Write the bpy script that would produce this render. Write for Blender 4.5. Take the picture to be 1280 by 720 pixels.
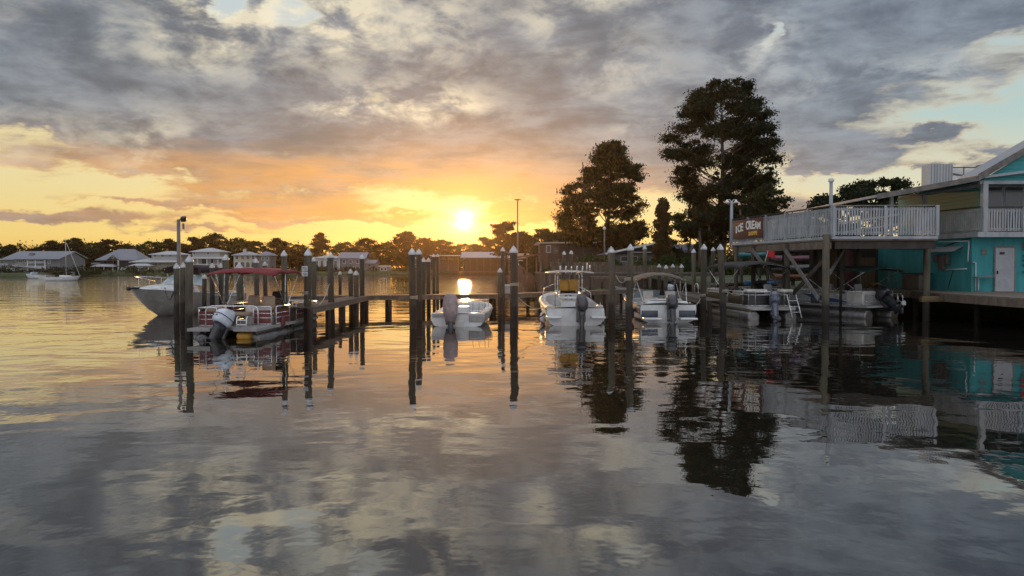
import bpy, bmesh, math, random
import numpy as np
from mathutils import Vector, Matrix, Euler
R = math.radians
for o in list(bpy.data.objects): bpy.data.objects.remove(o)
S = bpy.context.scene
COL = S.collection

# ---------------------------------------------------------------- camera
F = 1000.0; PITCH = math.atan(26.0/F); EYE = 2.5
cd = bpy.data.cameras.new('camera'); cam = bpy.data.objects.new('camera', cd); COL.objects.link(cam)
cd.sensor_width = 36.0; cd.lens = 36.0*F/1280.0; cd.clip_start = 0.1; cd.clip_end = 12000
cam.location = (0, 0, EYE); cam.rotation_euler = (R(90)-PITCH, 0, 0)
S.camera = cam

def ray(x, y):
    a = (x-640)/F; b = (360-y)/F; c, s = math.cos(PITCH), math.sin(PITCH)
    return Vector((a, c + b*s, -s + b*c))
def at(x, y, Y):
    """world point seen at photo pixel x,y standing Y metres ahead"""
    d = ray(x, y); k = Y/d.y
    return Vector((d.x*k, Y, EYE + d.z*k))
def ae(x, y):
    d = ray(x, y).normalized()
    return math.atan2(d.x, d.y), math.asin(d.z)

# ---------------------------------------------------------------- node maths
class NV:
    def __init__(s, nt, sock): s.nt = nt; s.s = sock
    def _m(s, op, *o, clamp=False):
        n = s.nt.nodes.new('ShaderNodeMath'); n.operation = op; n.use_clamp = clamp
        for i, v in enumerate((s,)+o):
            if isinstance(v, NV): s.nt.links.new(v.s, n.inputs[i])
            else: n.inputs[i].default_value = float(v)
        return NV(s.nt, n.outputs[0])
    def __add__(s, o): return s._m('ADD', o)
    __radd__ = __add__
    def __mul__(s, o): return s._m('MULTIPLY', o)
    __rmul__ = __mul__
    def __sub__(s, o): return s._m('SUBTRACT', o)
    def __rsub__(s, o): return (s*-1.0)+o
    def __truediv__(s, o): return s._m('DIVIDE', o)
    def sq(s): return s*s
    def exp(s): return s._m('EXPONENT')
    def sqrt(s): return s._m('SQRT')
    def abs(s): return s._m('ABSOLUTE')
    def max(s, o): return s._m('MAXIMUM', o)
    def min(s, o): return s._m('MINIMUM', o)
    def pow(s, o): return s._m('POWER', o)
    def step(s, a, b, lo=0.0, hi=1.0):
        n = s.nt.nodes.new('ShaderNodeMapRange'); n.interpolation_type = 'SMOOTHSTEP'
        s.nt.links.new(s.s, n.inputs[0])
        for i, v in enumerate((a, b, lo, hi)): n.inputs[i+1].default_value = v
        return NV(s.nt, n.outputs[0])
    def curve(s, pts):
        """piecewise-linear: pts = [(x, value), ...]; values may lie outside 0..1"""
        n = s.nt.nodes.new('ShaderNodeValToRGB'); x0, x1 = pts[0][0], pts[-1][0]
        vs = [p[1] for p in pts]; v0, v1 = min(vs), max(vs)+1e-9
        el = n.color_ramp.elements
        n.color_ramp.interpolation = 'B_SPLINE'
        while len(el) < len(pts): el.new(0.5)
        for e, (x, v) in zip(el, pts):
            e.position = (x-x0)/(x1-x0); g = (v-v0)/(v1-v0); e.color = (g, g, g, 1)
        s.nt.links.new(((s-x0)/(x1-x0)).s, n.inputs[0])
        return NV(s.nt, n.outputs[0])*(v1-v0)+v0
def gauss(A, E, a, e, ra, re):
    return (((A-a)/ra).sq()+((E-e)/re).sq())._m('MULTIPLY', -1.0).exp()
def mixc(nt, f, a, b, mode='MIX'):
    n = nt.nodes.new('ShaderNodeMix'); n.data_type = 'RGBA'; n.blend_type = mode; n.clamp_factor = True
    for i, v in ((0, f), (6, a), (7, b)):
        if isinstance(v, NV): nt.links.new(v.s, n.inputs[i])
        elif isinstance(v, (int, float)): n.inputs[i].default_value = v
        else: n.inputs[i].default_value = (*v, 1)
    return NV(nt, n.outputs[2])
def ramp(nt, f, stops):
    n = nt.nodes.new('ShaderNodeValToRGB'); el = n.color_ramp.elements
    while len(el) < len(stops): el.new(0.5)
    for e, (p, c) in zip(el, stops): e.position = p; e.color = (*c, 1)
    nt.links.new(f.s, n.inputs[0]); return NV(nt, n.outputs[0])
def noise(nt, vec, scale, detail=5, rough=0.55, dist=0.0):
    n = nt.nodes.new('ShaderNodeTexNoise'); nt.links.new(vec.s, n.inputs['Vector'])
    n.inputs['Scale'].default_value = scale; n.inputs['Detail'].default_value = detail
    n.inputs['Roughness'].default_value = rough; n.inputs['Distortion'].default_value = dist
    return NV(nt, n.outputs[0])
def comb(nt, x, y, z):
    n = nt.nodes.new('ShaderNodeCombineXYZ')
    for i, v in enumerate((x, y, z)):
        if isinstance(v, NV): nt.links.new(v.s, n.inputs[i])
        else: n.inputs[i].default_value = v
    return NV(nt, n.outputs[0])

# ---------------------------------------------------------------- sky and sun
SUNA, SUNE = ae(581, 272)
W = bpy.data.worlds.new('World'); S.world = W; W.use_nodes = True
nt = W.node_tree; nt.nodes.clear()
tc = nt.nodes.new('ShaderNodeTexCoord'); sp = nt.nodes.new('ShaderNodeSeparateXYZ')
nt.links.new(tc.outputs['Generated'], sp.inputs[0])
X, Y, Z = (NV(nt, sp.outputs[i]) for i in range(3))
A = X._m('ARCTAN2', Y); E = Z._m('ARCSINE')
Zp = Z.max(0.0)+0.10
P = comb(nt, X/Zp, Y/Zp, 0.37)                       # a flat cloud deck seen in perspective
P2 = comb(nt, A*1.0, E*2.6, 1.7)
n1 = noise(nt, P, 0.55, 7, 0.60, 0.5)                # big cloud masses
n2 = noise(nt, P, 2.6, 7, 0.62, 0.5)                 # lumps
n3 = noise(nt, P2, 9.0, 6, 0.58, 0.3)                # angular detail
n4 = noise(nt, comb(nt, A*1.0, E*6.0, 4.2), 7.0, 6, 0.6, 0.3)   # long stratus streaks
def px(x): return math.atan((x-640)/F)
n5 = noise(nt, comb(nt, A*1.0, E*1.8, 9.1), 16.0, 6, 0.60, 0.25)    # fine cloud lumps
Aw = A + (n3-0.5)*0.10 + (n5-0.5)*0.07; Ew = E + (n1-0.5)*0.03 + (n5-0.5)*0.05 + (n3-0.5)*0.03
edge = A.curve([(px(-60), .118), (px(120), .100), (px(230), .066), (px(400), .044), (px(560), .046), (px(700), .046),
                (px(800), .062), (px(900), .082), (px(985), .108), (px(1100), .124), (px(1280), .158), (px(1500), .20)])
cover = (Ew-edge).min(0.075)*24.0 + (E-edge-0.075).max(0.0)*4.0 + (n3-0.5)*2.6 + (n1-0.5)*2.6 + (n4-0.5)*2.4 + (n5-0.5)*1.2
def blob(x, y, rx, ry, k):
    global cover
    a, e = ae(x, y); cover = cover + gauss(Aw, Ew, a, e, rx/F, ry/F)*k
for b in [(362, 16, 36, 30, -2.7), (275, -8, 26, 46, -3.0), (420, -45, 90, 30, -2.4), (462, 128, 36, 16, -1.6), (570, 126, 24, 14, -1.5),
          (790, -28, 40, 20, -2.2), (965, 45, 12, 24, -1.5), (1215, 62, 110, 16, -1.0), (60, 178, 60, 12, -0.8),
          (560, 262, 40, 7, -1.2), (60, 268, 120, 9, 2.6), (250, 282, 60, 4, 1.4), (420, 272, 130, 4, 1.5), (180, 247, 80, 4, 1.3), (330, 256, 110, 5, 1.2), (690, 262, 60, 4, 1.3), (100, 120, 160, 60, 1.5), (640, 150, 250, 60, 1.2),
          (1160, 172, 42, 6, 2.0), (1095, 194, 55, 8, 1.8), (1180, 206, 75, 7, 1.8), (1040, 206, 45, 14, 1.8), (1245, 185, 40, 7, 1.5),
          (985, 250, 60, 14, 2.0), (655, 275, 45, 6, 1.4), (160, 222, 60, 8, -1.2)]: blob(*b)
bright = None
for b in [(462, 128, 60, 26, 1.5), (570, 126, 50, 22, 1.2), (420, 20, 90, 50, .75), (280, -5, 60, 60, 1.5), (440, 0, 50, 40, .8), (290, -50, 50, 50, 1.2), (560, -45, 50, 50, .8), (215, 170, 50, 30, .7), (40, 170, 80, 30, .5),
          (560, 45, 60, 40, .5), (800, 80, 80, 40, .45), (780, -25, 80, 30, .8), (965, 50, 40, 36, .7), (830, 150, 60, 20, .4), (1160, 85, 160, 20, .6), (130, 30, 120, 30, .3), (690, 20, 60, 30, .45)]:
    a_, e_ = ae(b[0], b[1]); g_ = gauss(Aw, Ew, a_, e_, b[2]/F, b[3]/F)*b[4]; bright = g_ if bright is None else bright+g_
bright = bright*(n5*1.8+n3*1.0-0.85).step(0.36, 0.92)
mask = cover.step(-0.35, 0.75)
thick = cover.step(0.1, 1.25)
# clear sky behind the clouds
Ec = (E/0.62).max(0.0)
skyL = ramp(nt, Ec, [(0, (.78, .46, .10)), (.06, (.80, .61, .21)), (.16, (.76, .65, .34)), (.30, (.66, .62, .42)), (.48, (.52, .60, .62)), (1, (.22, .36, .58))])
skyR = ramp(nt, Ec, [(0, (.78, .52, .17)), (.08, (.80, .66, .34)), (.16, (.66, .66, .50)), (.26, (.44, .58, .56)), (.45, (.36, .54, .64)), (1, (.20, .34, .56))])
sky = mixc(nt, A.step(0.02, 0.36), skyL, skyR)
# cloud colours
lum = (n2*0.75+n3*0.40+n4*0.25+n5*0.45-0.425).step(0.30, 0.70)
grey = mixc(nt, lum, (.104, .124, .156), (.262, .296, .345))
grey = mixc(nt, A.step(0.0, 0.40), grey, mixc(nt, lum, (.100, .126, .175), (.25, .30, .365)))
warmz = gauss(A, E, SUNA-0.14, 0.075, 0.40, 0.058)
warmz = (warmz + gauss(A, E, px(250), 0.112, 0.30, 0.026)*0.42).min(1.0)
warm = warmz*(n4*1.3+n3*0.7-0.35).step(0.25, 0.85)
grey = mixc(nt, warm*1.0, grey, (.70, .33, .105))
grey = mixc(nt, gauss(A, E, SUNA+0.02, 0.055, 0.15, 0.040)*0.75, grey, (.80, .33, .07))
rim = mixc(nt, E.step(0.05, 0.34), (.86, .58, .20), (.74, .66, .50))
rim = mixc(nt, A.step(0.1, 0.4)*0.7, rim, (.74, .52, .32))
cl = mixc(nt, thick, rim, grey)
thin = mixc(nt, thick*0.75+0.25, sky, cl)
col = mixc(nt, mask, sky, thin)
# darker slabs inside the deck
col = mixc(nt, (n1*0.6+n4*0.6-0.6).step(0.02, 0.16)*mask*0.35, col, (.108, .122, .150))
col = mixc(nt, bright.min(0.85)*0.85, col, mixc(nt, A.step(0.05, 0.35), (.92, .82, .58), (.62, .65, .63)))
# the glow of the sun
r = ((A-SUNA).sq()+((E-SUNE)*1.08).sq()).sqrt()
rr = (r + (n5-0.5)*0.030 + (n4-0.5)*0.024 + (E-SUNE-0.004).max(0.0)*0.9).max(0.0)
glow = (r*(-1/0.034)).exp()*0.5 + (r*(-1/0.15)).exp()*0.05
core = (((rr/0.0056).sq())*-1.0).exp()*9.0 + (rr*(-1/0.009)).exp()*2.2
gc = mixc(nt, (r*(-1/0.03)).exp(), (1.0, .42, .06), (1.0, .80, .34))
def add(a, b, k):
    n = nt.nodes.new('ShaderNodeVectorMath'); n.operation = 'SCALE'; nt.links.new(b.s, n.inputs[0])
    if isinstance(k, NV): nt.links.new(k.s, n.inputs['Scale'])
    else: n.inputs['Scale'].default_value = k
    m = nt.nodes.new('ShaderNodeVectorMath'); m.operation = 'ADD'
    nt.links.new(a.s, m.inputs[0]); nt.links.new(n.outputs[0], m.inputs[1]); return NV(nt, m.outputs[0])
col = add(col, gc, glow)
one = comb(nt, 1.0, .86, .56)
col = add(col, one, core)
# unseen sky overhead and behind the camera, brightened and blued to light the foreground
up = (E.step(0.52, 1.0) + (Y*-1.0).step(-0.05, 0.5)).min(1.0)
col = mixc(nt, up, col, mixc(nt, n1.step(.35, .65), (.68, .76, .90), (.82, .81, .86)))
# physical sky adds its own faint gradient
st = nt.nodes.new('ShaderNodeTexSky'); st.sky_type = 'NISHITA'; st.sun_disc = False
st.sun_elevation = SUNE; st.sun_rotation = SUNA
b1 = nt.nodes.new('ShaderNodeBackground'); b1.inputs[1].default_value = 1.0; nt.links.new(col.s, b1.inputs[0])
b2 = nt.nodes.new('ShaderNodeBackground'); b2.inputs[1].default_value = 0.012; nt.links.new(st.outputs[0], b2.inputs[0])
ad = nt.nodes.new('ShaderNodeAddShader'); nt.links.new(b1.outputs[0], ad.inputs[0]); nt.links.new(b2.outputs[0], ad.inputs[1])
wo = nt.nodes.new('ShaderNodeOutputWorld'); nt.links.new(ad.outputs[0], wo.inputs[0])
W.cycles.sampling_method = 'MANUAL'; W.cycles.sample_map_resolution = 1024

sl = bpy.data.lights.new('sun', 'SUN'); sun = bpy.data.objects.new('sun', sl); COL.objects.link(sun)
sl.energy = 2.0; sl.angle = R(0.45); sl.color = (1.0, .50, .16)
sun.location = (0, 0, 60)
sd = Vector((math.sin(SUNA)*math.cos(SUNE), math.cos(SUNA)*math.cos(SUNE), math.sin(SUNE)))
sun.rotation_euler = (-sd).to_track_quat('-Z', 'Y').to_euler()
S.view_settings.view_transform = 'Standard'; S.view_settings.look = 'None'
S.view_settings.exposure = 0.0; S.view_settings.gamma = 1.0; S.view_settings.use_curve_mapping = False
S.cycles.max_bounces = 6; S.cycles.glossy_bounces = 3; S.cycles.transparent_max_bounces = 8
S.cycles.volume_bounces = 0
S.cycles.sample_clamp_indirect = 4.0
# ---------------------------------------------------------------- materials
def pmat(name, c, c2=None, rough=0.6, metal=0.0, scale=6.0, bump=0.0, stretch=(1, 1, 1), detail=4, spec=0.5, lo=.38, hi=.64, coat=0.0, bscale=None):
    m = bpy.data.materials.new(name); m.use_nodes = True
    nt = m.node_tree; b = nt.nodes['Principled BSDF']
    b.inputs['Roughness'].default_value = rough; b.inputs['Metallic'].default_value = metal
    b.inputs['Specular IOR Level'].default_value = spec; b.inputs['Coat Weight'].default_value = coat
    if c2 is None: c2 = tuple(v*0.72 for v in c)
    t = nt.nodes.new('ShaderNodeTexCoord'); mp = nt.nodes.new('ShaderNodeMapping'); mp.inputs['Scale'].default_value = stretch
    nt.links.new(t.outputs['Object'], mp.inputs[0]); v = NV(nt, mp.outputs[0])
    n = noise(nt, v, scale, detail, 0.6)
    k = n.step(lo, hi)
    nt.links.new(mixc(nt, k, c2, c).s, b.inputs['Base Color'])
    nt.links.new((n*0.24+(rough-0.12)).s, b.inputs['Roughness'])
    if bump:
        bn = nt.nodes.new('ShaderNodeBump'); bn.inputs['Strength'].default_value = 1; bn.inputs['Distance'].default_value = bump
        nt.links.new((noise(nt, v, bscale, 3, .6) if bscale else n).s, bn.inputs['Height']); nt.links.new(bn.outputs[0], b.inputs['Normal'])
    return m
def boards(name, c, c2, axis='X', width=0.14, rough=0.75, gap=0.08, bump=0.01):
    """planks or slats: every board its own tone, a dark joint between them"""
    m = bpy.data.materials.new(name); m.use_nodes = True
    nt = m.node_tree; b = nt.nodes['Principled BSDF']; b.inputs['Roughness'].default_value = rough
    t = nt.nodes.new('ShaderNodeTexCoord'); s = nt.nodes.new('ShaderNodeSeparateXYZ'); nt.links.new(t.outputs['Object'], s.inputs[0])
    u = NV(nt, s.outputs['XYZ'.index(axis)])/width
    fl = u._m('FLOOR'); fr = u-fl
    wn = nt.nodes.new('ShaderNodeTexWhiteNoise'); wn.noise_dimensions = '1D'; nt.links.new(fl.s, wn.inputs['W'])
    n = noise(nt, NV(nt, t.outputs['Object']), 5.0, 5, .6)
    k = (NV(nt, wn.outputs[0])*0.6+n*0.7-0.15)
    colr = mixc(nt, k, c2, c)
    j = ((fr-0.5).abs()).step(0.5-gap, 0.5)
    nt.links.new(mixc(nt, j*0.8, colr, tuple(x*0.25 for x in c2)).s, b.inputs['Base Color'])
    bn = nt.nodes.new('ShaderNodeBump'); bn.inputs['Distance'].default_value = bump; nt.links.new(((1.0-j)+n*0.3).s, bn.inputs['Height'])
    nt.links.new(bn.outputs[0], b.inputs['Normal'])
    return m
def leafmat(name, c, c2):
    m = pmat(name, c, c2, rough=0.7, scale=0.6, spec=0.15)
    nt = m.node_tree; b = nt.nodes['Principled BSDF']
    tr = nt.nodes.new('ShaderNodeBsdfTranslucent'); tr.inputs[0].default_value = (c[0]*1.6, c[1]*1.5, c[2]*0.8, 1)
    mx = nt.nodes.new('ShaderNodeMixShader'); mx.inputs[0].default_value = 0.25
    nt.links.new(b.outputs[0], mx.inputs[1]); nt.links.new(tr.outputs[0], mx.inputs[2])
    nt.links.new(mx.outputs[0], nt.nodes['Material Output'].inputs[0])
    return m
M = {}
M['white'] = pmat('white_paint', (.72, .72, .70), (.58, .58, .55), .45, scale=3)
M['gelcoat'] = pmat('gelcoat', (.66, .66, .65), (.54, .54, .525), .22, scale=2.5, coat=.3)
M['gelgrey'] = pmat('grey_gelcoat', (.36, .325, .30), (.29, .262, .245), .25, scale=2, coat=.3)
M['navy'] = pmat('navy_gelcoat', (.035, .05, .075), (.02, .03, .05), .25, scale=2, coat=.3)
M['alu'] = pmat('aluminium', (.27, .262, .25), (.19, .18, .172), .42, .8, scale=5)
M['tube'] = pmat('polished_tube', (.80, .80, .80), (.66, .66, .65), .28, .7, scale=8)
M['black'] = pmat('black_plastic', (.025, .025, .028), (.015, .015, .017), .4, scale=6)
M['motorblack'] = pmat('motor_black', (.035, .037, .045), (.02, .021, .026), .3, scale=3, coat=.4)
M['motorgrey'] = pmat('motor_slate', (.13, .145, .19), (.09, .10, .14), .3, scale=3, coat=.4)
M['motorwhite'] = pmat('motor_white', (.62, .66, .72), (.5, .54, .6), .32, scale=3, coat=.3)
M['motorcover'] = pmat('canvas_cover', (.34, .27, .27), (.24, .19, .19), .85, scale=4, bump=.01)
M['vinyl'] = pmat('tan_vinyl', (.36, .25, .165), (.26, .18, .115), .55, scale=3, bump=.006)
M['vinylg'] = pmat('grey_vinyl', (.32, .32, .31), (.23, .23, .23), .5, scale=3, bump=.006)
M['vinylw'] = pmat('pale_vinyl', (.58, .55, .5), (.45, .42, .38), .5, scale=3, bump=.006)
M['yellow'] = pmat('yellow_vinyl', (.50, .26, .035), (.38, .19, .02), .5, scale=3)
M['carpet'] = pmat('deck_carpet', (.33, .32, .30), (.24, .23, .22), .9, scale=30)
M['red_canvas'] = pmat('red_canvas', (.25, .03, .033), (.17, .018, .022), .8, scale=3, bump=.012)
M['black_canvas'] = pmat('black_canvas', (.028, .026, .026), (.018, .017, .017), .8, scale=3, bump=.012)
M['green_canvas'] = pmat('green_canvas', (.018, .055, .05), (.010, .034, .032), .8, scale=3, bump=.012)
M['tan_canvas'] = pmat('tan_canvas', (.20, .15, .10), (.13, .095, .065), .8, scale=3, bump=.012)
M['plum_canvas'] = pmat('plum_canvas', (.045, .025, .035), (.03, .016, .022), .8, scale=3, bump=.012)
M['maroon'] = pmat('maroon_panel', (.16, .035, .035), (.11, .022, .024), .45, scale=2)
M['panelblack'] = pmat('black_panel', (.022, .022, .024), (.014, .014, .016), .35, scale=2)
M['panelgrey'] = pmat('grey_panel', (.38, .38, .36), (.29, .29, .275), .4, scale=2)
M['decal'] = pmat('blue_decal', (.03, .09, .20), (.02, .06, .14), .35, scale=4)
M['glass'] = pmat('dark_glass', (.03, .035, .04), (.02, .024, .028), .14, scale=1, spec=.8)
M['paleglass'] = pmat('pale_glass', (.42, .50, .52), (.34, .42, .44), .14, scale=1, spec=.8)
M['wood'] = boards('weathered_deck', (.17, .135, .10), (.10, .078, .058), 'X', .15)
M['woody'] = boards('weathered_deck_across', (.23, .185, .14), (.13, .10, .075), 'Y', .15)
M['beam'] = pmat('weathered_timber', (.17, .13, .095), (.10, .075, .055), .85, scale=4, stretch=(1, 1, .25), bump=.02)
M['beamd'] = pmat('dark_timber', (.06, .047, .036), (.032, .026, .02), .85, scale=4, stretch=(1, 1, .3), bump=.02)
M['brace'] = pmat('grey_timber', (.19, .175, .155), (.12, .11, .10), .85, scale=4, bump=.015)
M['slat'] = pmat('white_slats', (.385, .405, .42), (.26, .275, .285), .6, scale=2.2, stretch=(1, 1, .5), lo=.3, hi=.7)
M['teal'] = pmat('teal_stucco', (.060, .335, .345), (.036, .245, .26), .85, scale=2.6, stretch=(1, 1, .22), detail=7, lo=.30, hi=.72, bump=.012, bscale=60)
M['tealgable'] = boards('teal_siding', (.055, .34, .35), (.045, .28, .29), 'Z', .2, gap=.05)
M['sage'] = boards('sage_siding', (.085, .34, .30), (.07, .29, .25), 'Z', .2, gap=.05)
M['door'] = pmat('grey_door', (.37, .38, .40), (.31, .32, .335), .5, scale=2)
M['roofm'] = boards('metal_roof', (.36, .37, .39), (.30, .31, .33), 'Y', .4, rough=.45, gap=.05)
M['roofg'] = boards('grey_shingles', (.27, .28, .31), (.21, .22, .25), 'Z', .35, rough=.8, gap=.08)
M['roofw'] = pmat('pale_roof', (.50, .50, .51), (.40, .40, .40), .55, scale=2)
M['wallw'] = boards('white_siding', (.47, .465, .44), (.40, .395, .37), 'Z', .3, gap=.05)
M['wallc'] = pmat('cream_stucco', (.52, .48, .38), (.45, .41, .33), .8, scale=1.5)
M['wallg'] = boards('grey_siding', (.20, .20, .205), (.165, .165, .17), 'Z', .3, gap=.06)
M['walld'] = boards('dark_siding', (.075, .08, .09), (.055, .058, .066), 'Z', .3, gap=.06)
M['wallb'] = boards('brown_brick', (.115, .085, .072), (.085, .062, .053), 'Z', .22, gap=.08)
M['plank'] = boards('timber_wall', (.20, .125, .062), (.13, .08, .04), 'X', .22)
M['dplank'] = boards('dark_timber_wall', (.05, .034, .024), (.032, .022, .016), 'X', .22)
M['bulk'] = boards('bulkhead_planks', (.12, .085, .06), (.06, .045, .034), 'X', .25, gap=.1, bump=.03)
M['concrete'] = pmat('concrete', (.26, .25, .235), (.18, .17, .16), .9, scale=2, bump=.01)
M['soil'] = pmat('earth', (.055, .05, .035), (.03, .032, .02), .95, scale=.4)
M['grass'] = pmat('grass', (.075, .085, .03), (.04, .055, .02), .95, scale=1.2, bump=.05)
M['bark'] = pmat('bark', (.07, .055, .042), (.035, .028, .022), .95, scale=3, stretch=(1, 1, .2), bump=.06)
M['barkpale'] = pmat('pale_bark', (.16, .13, .105), (.09, .072, .058), .95, scale=3, stretch=(1, 1, .2), bump=.06)
M['leaf'] = leafmat('dark_leaves', (.021, .033, .015), (.011, .018, .009))
M['leaf2'] = leafmat('olive_leaves', (.038, .046, .017), (.022, .028, .011))
M['leaf3'] = leafmat('green_leaves', (.045, .075, .025), (.025, .045, .016))
M['vine'] = leafmat('rust_vine', (.095, .055, .025), (.05, .045, .018))
M['rope'] = pmat('rope', (.40, .37, .31), (.3, .27, .22), .9, scale=40)
M['sign'] = pmat('sign_brown', (.105, .028, .018), (.08, .02, .013), .55, scale=3)
M['letter'] = pmat('letter_white', (.80, .79, .74), (.72, .71, .66), .5, scale=4)
M['lettery'] = pmat('letter_yellow', (.80, .50, .08), (.7, .42, .06), .5, scale=4)
M['lettero'] = pmat('letter_orange', (.75, .22, .05), (.65, .18, .04), .5, scale=4)
M['cap'] = pmat('cap_white', (.62, .63, .64), (.40, .40, .39), .45, scale=5)
M['flag'] = pmat('red_flag', (.55, .02, .03), (.42, .015, .02), .7, scale=5)
M['steel'] = pmat('pole_steel', (.20, .19, .18), (.14, .13, .12), .6, scale=4)
M['lamp'] = pmat('lamp_glass', (.72, .72, .68), (.6, .6, .56), .3, scale=3)
M['yellowbeam'] = pmat('ochre_timber', (.16, .115, .05), (.10, .07, .035), .85, scale=3, bump=.01)
M['hvac'] = boards('corrugated_panel', (.50, .50, .49), (.36, .36, .35), 'X', .16, gap=.2)
M['electric'] = pmat('electric_box', (.12, .095, .08), (.08, .065, .055), .6, scale=4)
M['pipe'] = pmat('pvc_pipe', (.62, .66, .66), (.5, .55, .55), .45, scale=4)
def piling_mat():
    m = pmat('piling_wood', (.085, .072, .046), (.045, .038, .026), .85, scale=5, stretch=(1, 1, .18), bump=.02)
    nt = m.node_tree; b = nt.nodes['Principled BSDF']
    src = b.inputs['Base Color'].links[0].from_socket
    g = nt.nodes.new('ShaderNodeNewGeometry'); s = nt.nodes.new('ShaderNodeSeparateXYZ'); nt.links.new(g.outputs['Position'], s.inputs[0])
    z = NV(nt, s.outputs[2]) + (noise(nt, NV(nt, g.outputs['Position']), 4.0, 4)-0.5)*0.7
    # tide stain: wet black band up to about 0.9 m, algae green above
    c = mixc(nt, z.step(0.75, 1.05), (.018, .013, .010), NV(nt, src))
    oi = nt.nodes.new('ShaderNodeObjectInfo'); hs = nt.nodes.new('ShaderNodeHueSaturation'); nt.links.new(c.s, hs.inputs['Color']); nt.links.new((NV(nt, oi.outputs['Random'])*0.8+0.65).s, hs.inputs['Value']); nt.links.new(hs.outputs[0], b.inputs['Base Color']); return m
M['pile'] = piling_mat()

# ---------------------------------------------------------------- mesh builder
class MB:
    def __init__(s): s.v = []; s.f = []; s.sm = []
    def add(s, vs, fs, smooth=False, mat=None):
        b = len(s.v)
        s.v += [tuple(mat @ Vector(p)) if mat else tuple(p) for p in vs]
        s.f += [tuple(b+i for i in f) for f in fs]; s.sm += [smooth]*len(fs); return s
    def box(s, c, size, rot=None, taper=1.0):
        x, y, z = (q/2 for q in size); t = taper
        vs = [(-x, -y, -z), (x, -y, -z), (x, y, -z), (-x, y, -z), (-x*t, -y*t, z), (x*t, -y*t, z), (x*t, y*t, z), (-x*t, y*t, z)]
        m = Matrix.Translation(c) @ (rot.to_matrix().to_4x4() if rot else Matrix())
        return s.add(vs, [(3, 2, 1, 0), (4, 5, 6, 7), (0, 1, 5, 4), (1, 2, 6, 5), (2, 3, 7, 6), (3, 0, 4, 7)], mat=m)
    def rbox(s, c, size, r=.04, rot=None):
        """box with bevelled edges"""
        bm = bmesh.new(); bmesh.ops.create_cube(bm, size=1.0)
        for v in bm.verts: v.co = Vector((v.co.x*size[0], v.co.y*size[1], v.co.z*size[2]))
        bmesh.ops.bevel(bm, geom=bm.edges[:], offset=min(r, .45*min(size)), segments=2, profile=.5, affect='EDGES')
        m = Matrix.Translation(c) @ (rot.to_matrix().to_4x4() if rot else Matrix())
        bm.verts.index_update()
        s.add([v.co.copy() for v in bm.verts], [[v.index for v in f.verts] for f in bm.faces], True, m); bm.free(); return s
    def bar(s, a, b, w, h):
        a, b = Vector(a), Vector(b); d = b-a; q = d.to_track_quat('X', 'Z')
        return s.box((a+b)/2, (d.length, w, h), q)
    def tube(s, pts, r, n=8, cap=True, smooth=True):
        pts = [Vector(p) for p in pts]; rs = r if isinstance(r, (list, tuple)) else [r]*len(pts)
        vs = []; up = None
        for i, p in enumerate(pts):
            t = (pts[min(i+1, len(pts)-1)]-pts[max(i-1, 0)]).normalized()
            if up is None: up = Vector((0, 0, 1)) if abs(t.z) < .9 else Vector((1, 0, 0))
            x = up.cross(t)
            if x.length < 1e-4: x = t.orthogonal()
            x.normalize(); up = t.cross(x).normalized()
            for k in range(n):
                a = 2*math.pi*k/n; vs.append(p+(x*math.cos(a)+up*math.sin(a))*rs[i])
        fs = [(i*n+k, i*n+(k+1) % n, (i+1)*n+(k+1) % n, (i+1)*n+k) for i in range(len(pts)-1) for k in range(n)]
        s.add(vs, fs, smooth)
        if cap:
            b = len(s.v)-len(vs); s.f += [tuple(b+k for k in reversed(range(n))), tuple(b+(len(pts)-1)*n+k for k in range(n))]; s.sm += [False]*2
        return s
    def lathe(s, prof, c=(0, 0, 0), n=12, rot=None, smooth=True):
        m = Matrix.Translation(c) @ (rot.to_matrix().to_4x4() if rot else Matrix())
        vs = [(r*math.cos(2*math.pi*k/n), r*math.sin(2*math.pi*k/n), z) for r, z in prof for k in range(n)]
        fs = [(i*n+k, i*n+(k+1) % n, (i+1)*n+(k+1) % n, (i+1)*n+k) for i in range(len(prof)-1) for k in range(n)]
        fs += [tuple(reversed(range(n))), tuple((len(prof)-1)*n+k for k in range(n))]
        return s.add(vs, fs, smooth, m)
    def prism(s, poly, z0, z1, mat=None):
        n = len(poly)
        vs = [(x, y, z0) for x, y in poly]+[(x, y, z1) for x, y in poly]
        fs = [tuple(reversed(range(n))), tuple(range(n, 2*n))]+[(i, (i+1) % n, n+(i+1) % n, n+i) for i in range(n)]
        return s.add(vs, fs, mat=mat)
    def loft(s, secs, smooth=True, cap=True, closed=False):
        n = len(secs[0]); vs = [p for q in secs for p in q]; m = n if closed else n-1
        fs = [(i*n+k, i*n+(k+1) % n, (i+1)*n+(k+1) % n, (i+1)*n+k) for i in range(len(secs)-1) for k in range(m)]
        s.add(vs, fs, smooth)
        if cap:
            b = len(s.v)-len(vs); s.f += [tuple(b+k for k in range(n)), tuple(b+(len(secs)-1)*n+k for k in reversed(range(n)))]; s.sm += [False]*2
        return s
    def build(s, name, mat, parent=None, loc=None):
        me = bpy.data.meshes.new(name); me.from_pydata(s.v, [], s.f); me.polygons.foreach_set('use_smooth', s.sm)
        bm = bmesh.new(); bm.from_mesh(me); bmesh.ops.recalc_face_normals(bm, faces=bm.faces); bm.to_mesh(me); bm.free()
        me.materials.append(mat); o = bpy.data.objects.new(name, me); COL.objects.link(o)
        if parent: o.parent = parent
        if loc is not None: o.location = loc
        return o
def tag(o, label=None, cat=None, group=None, kind=None):
    if label: o['label'] = label
    if cat: o['category'] = cat
    if group: o['group'] = group
    if kind: o['kind'] = kind
    return o
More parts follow.
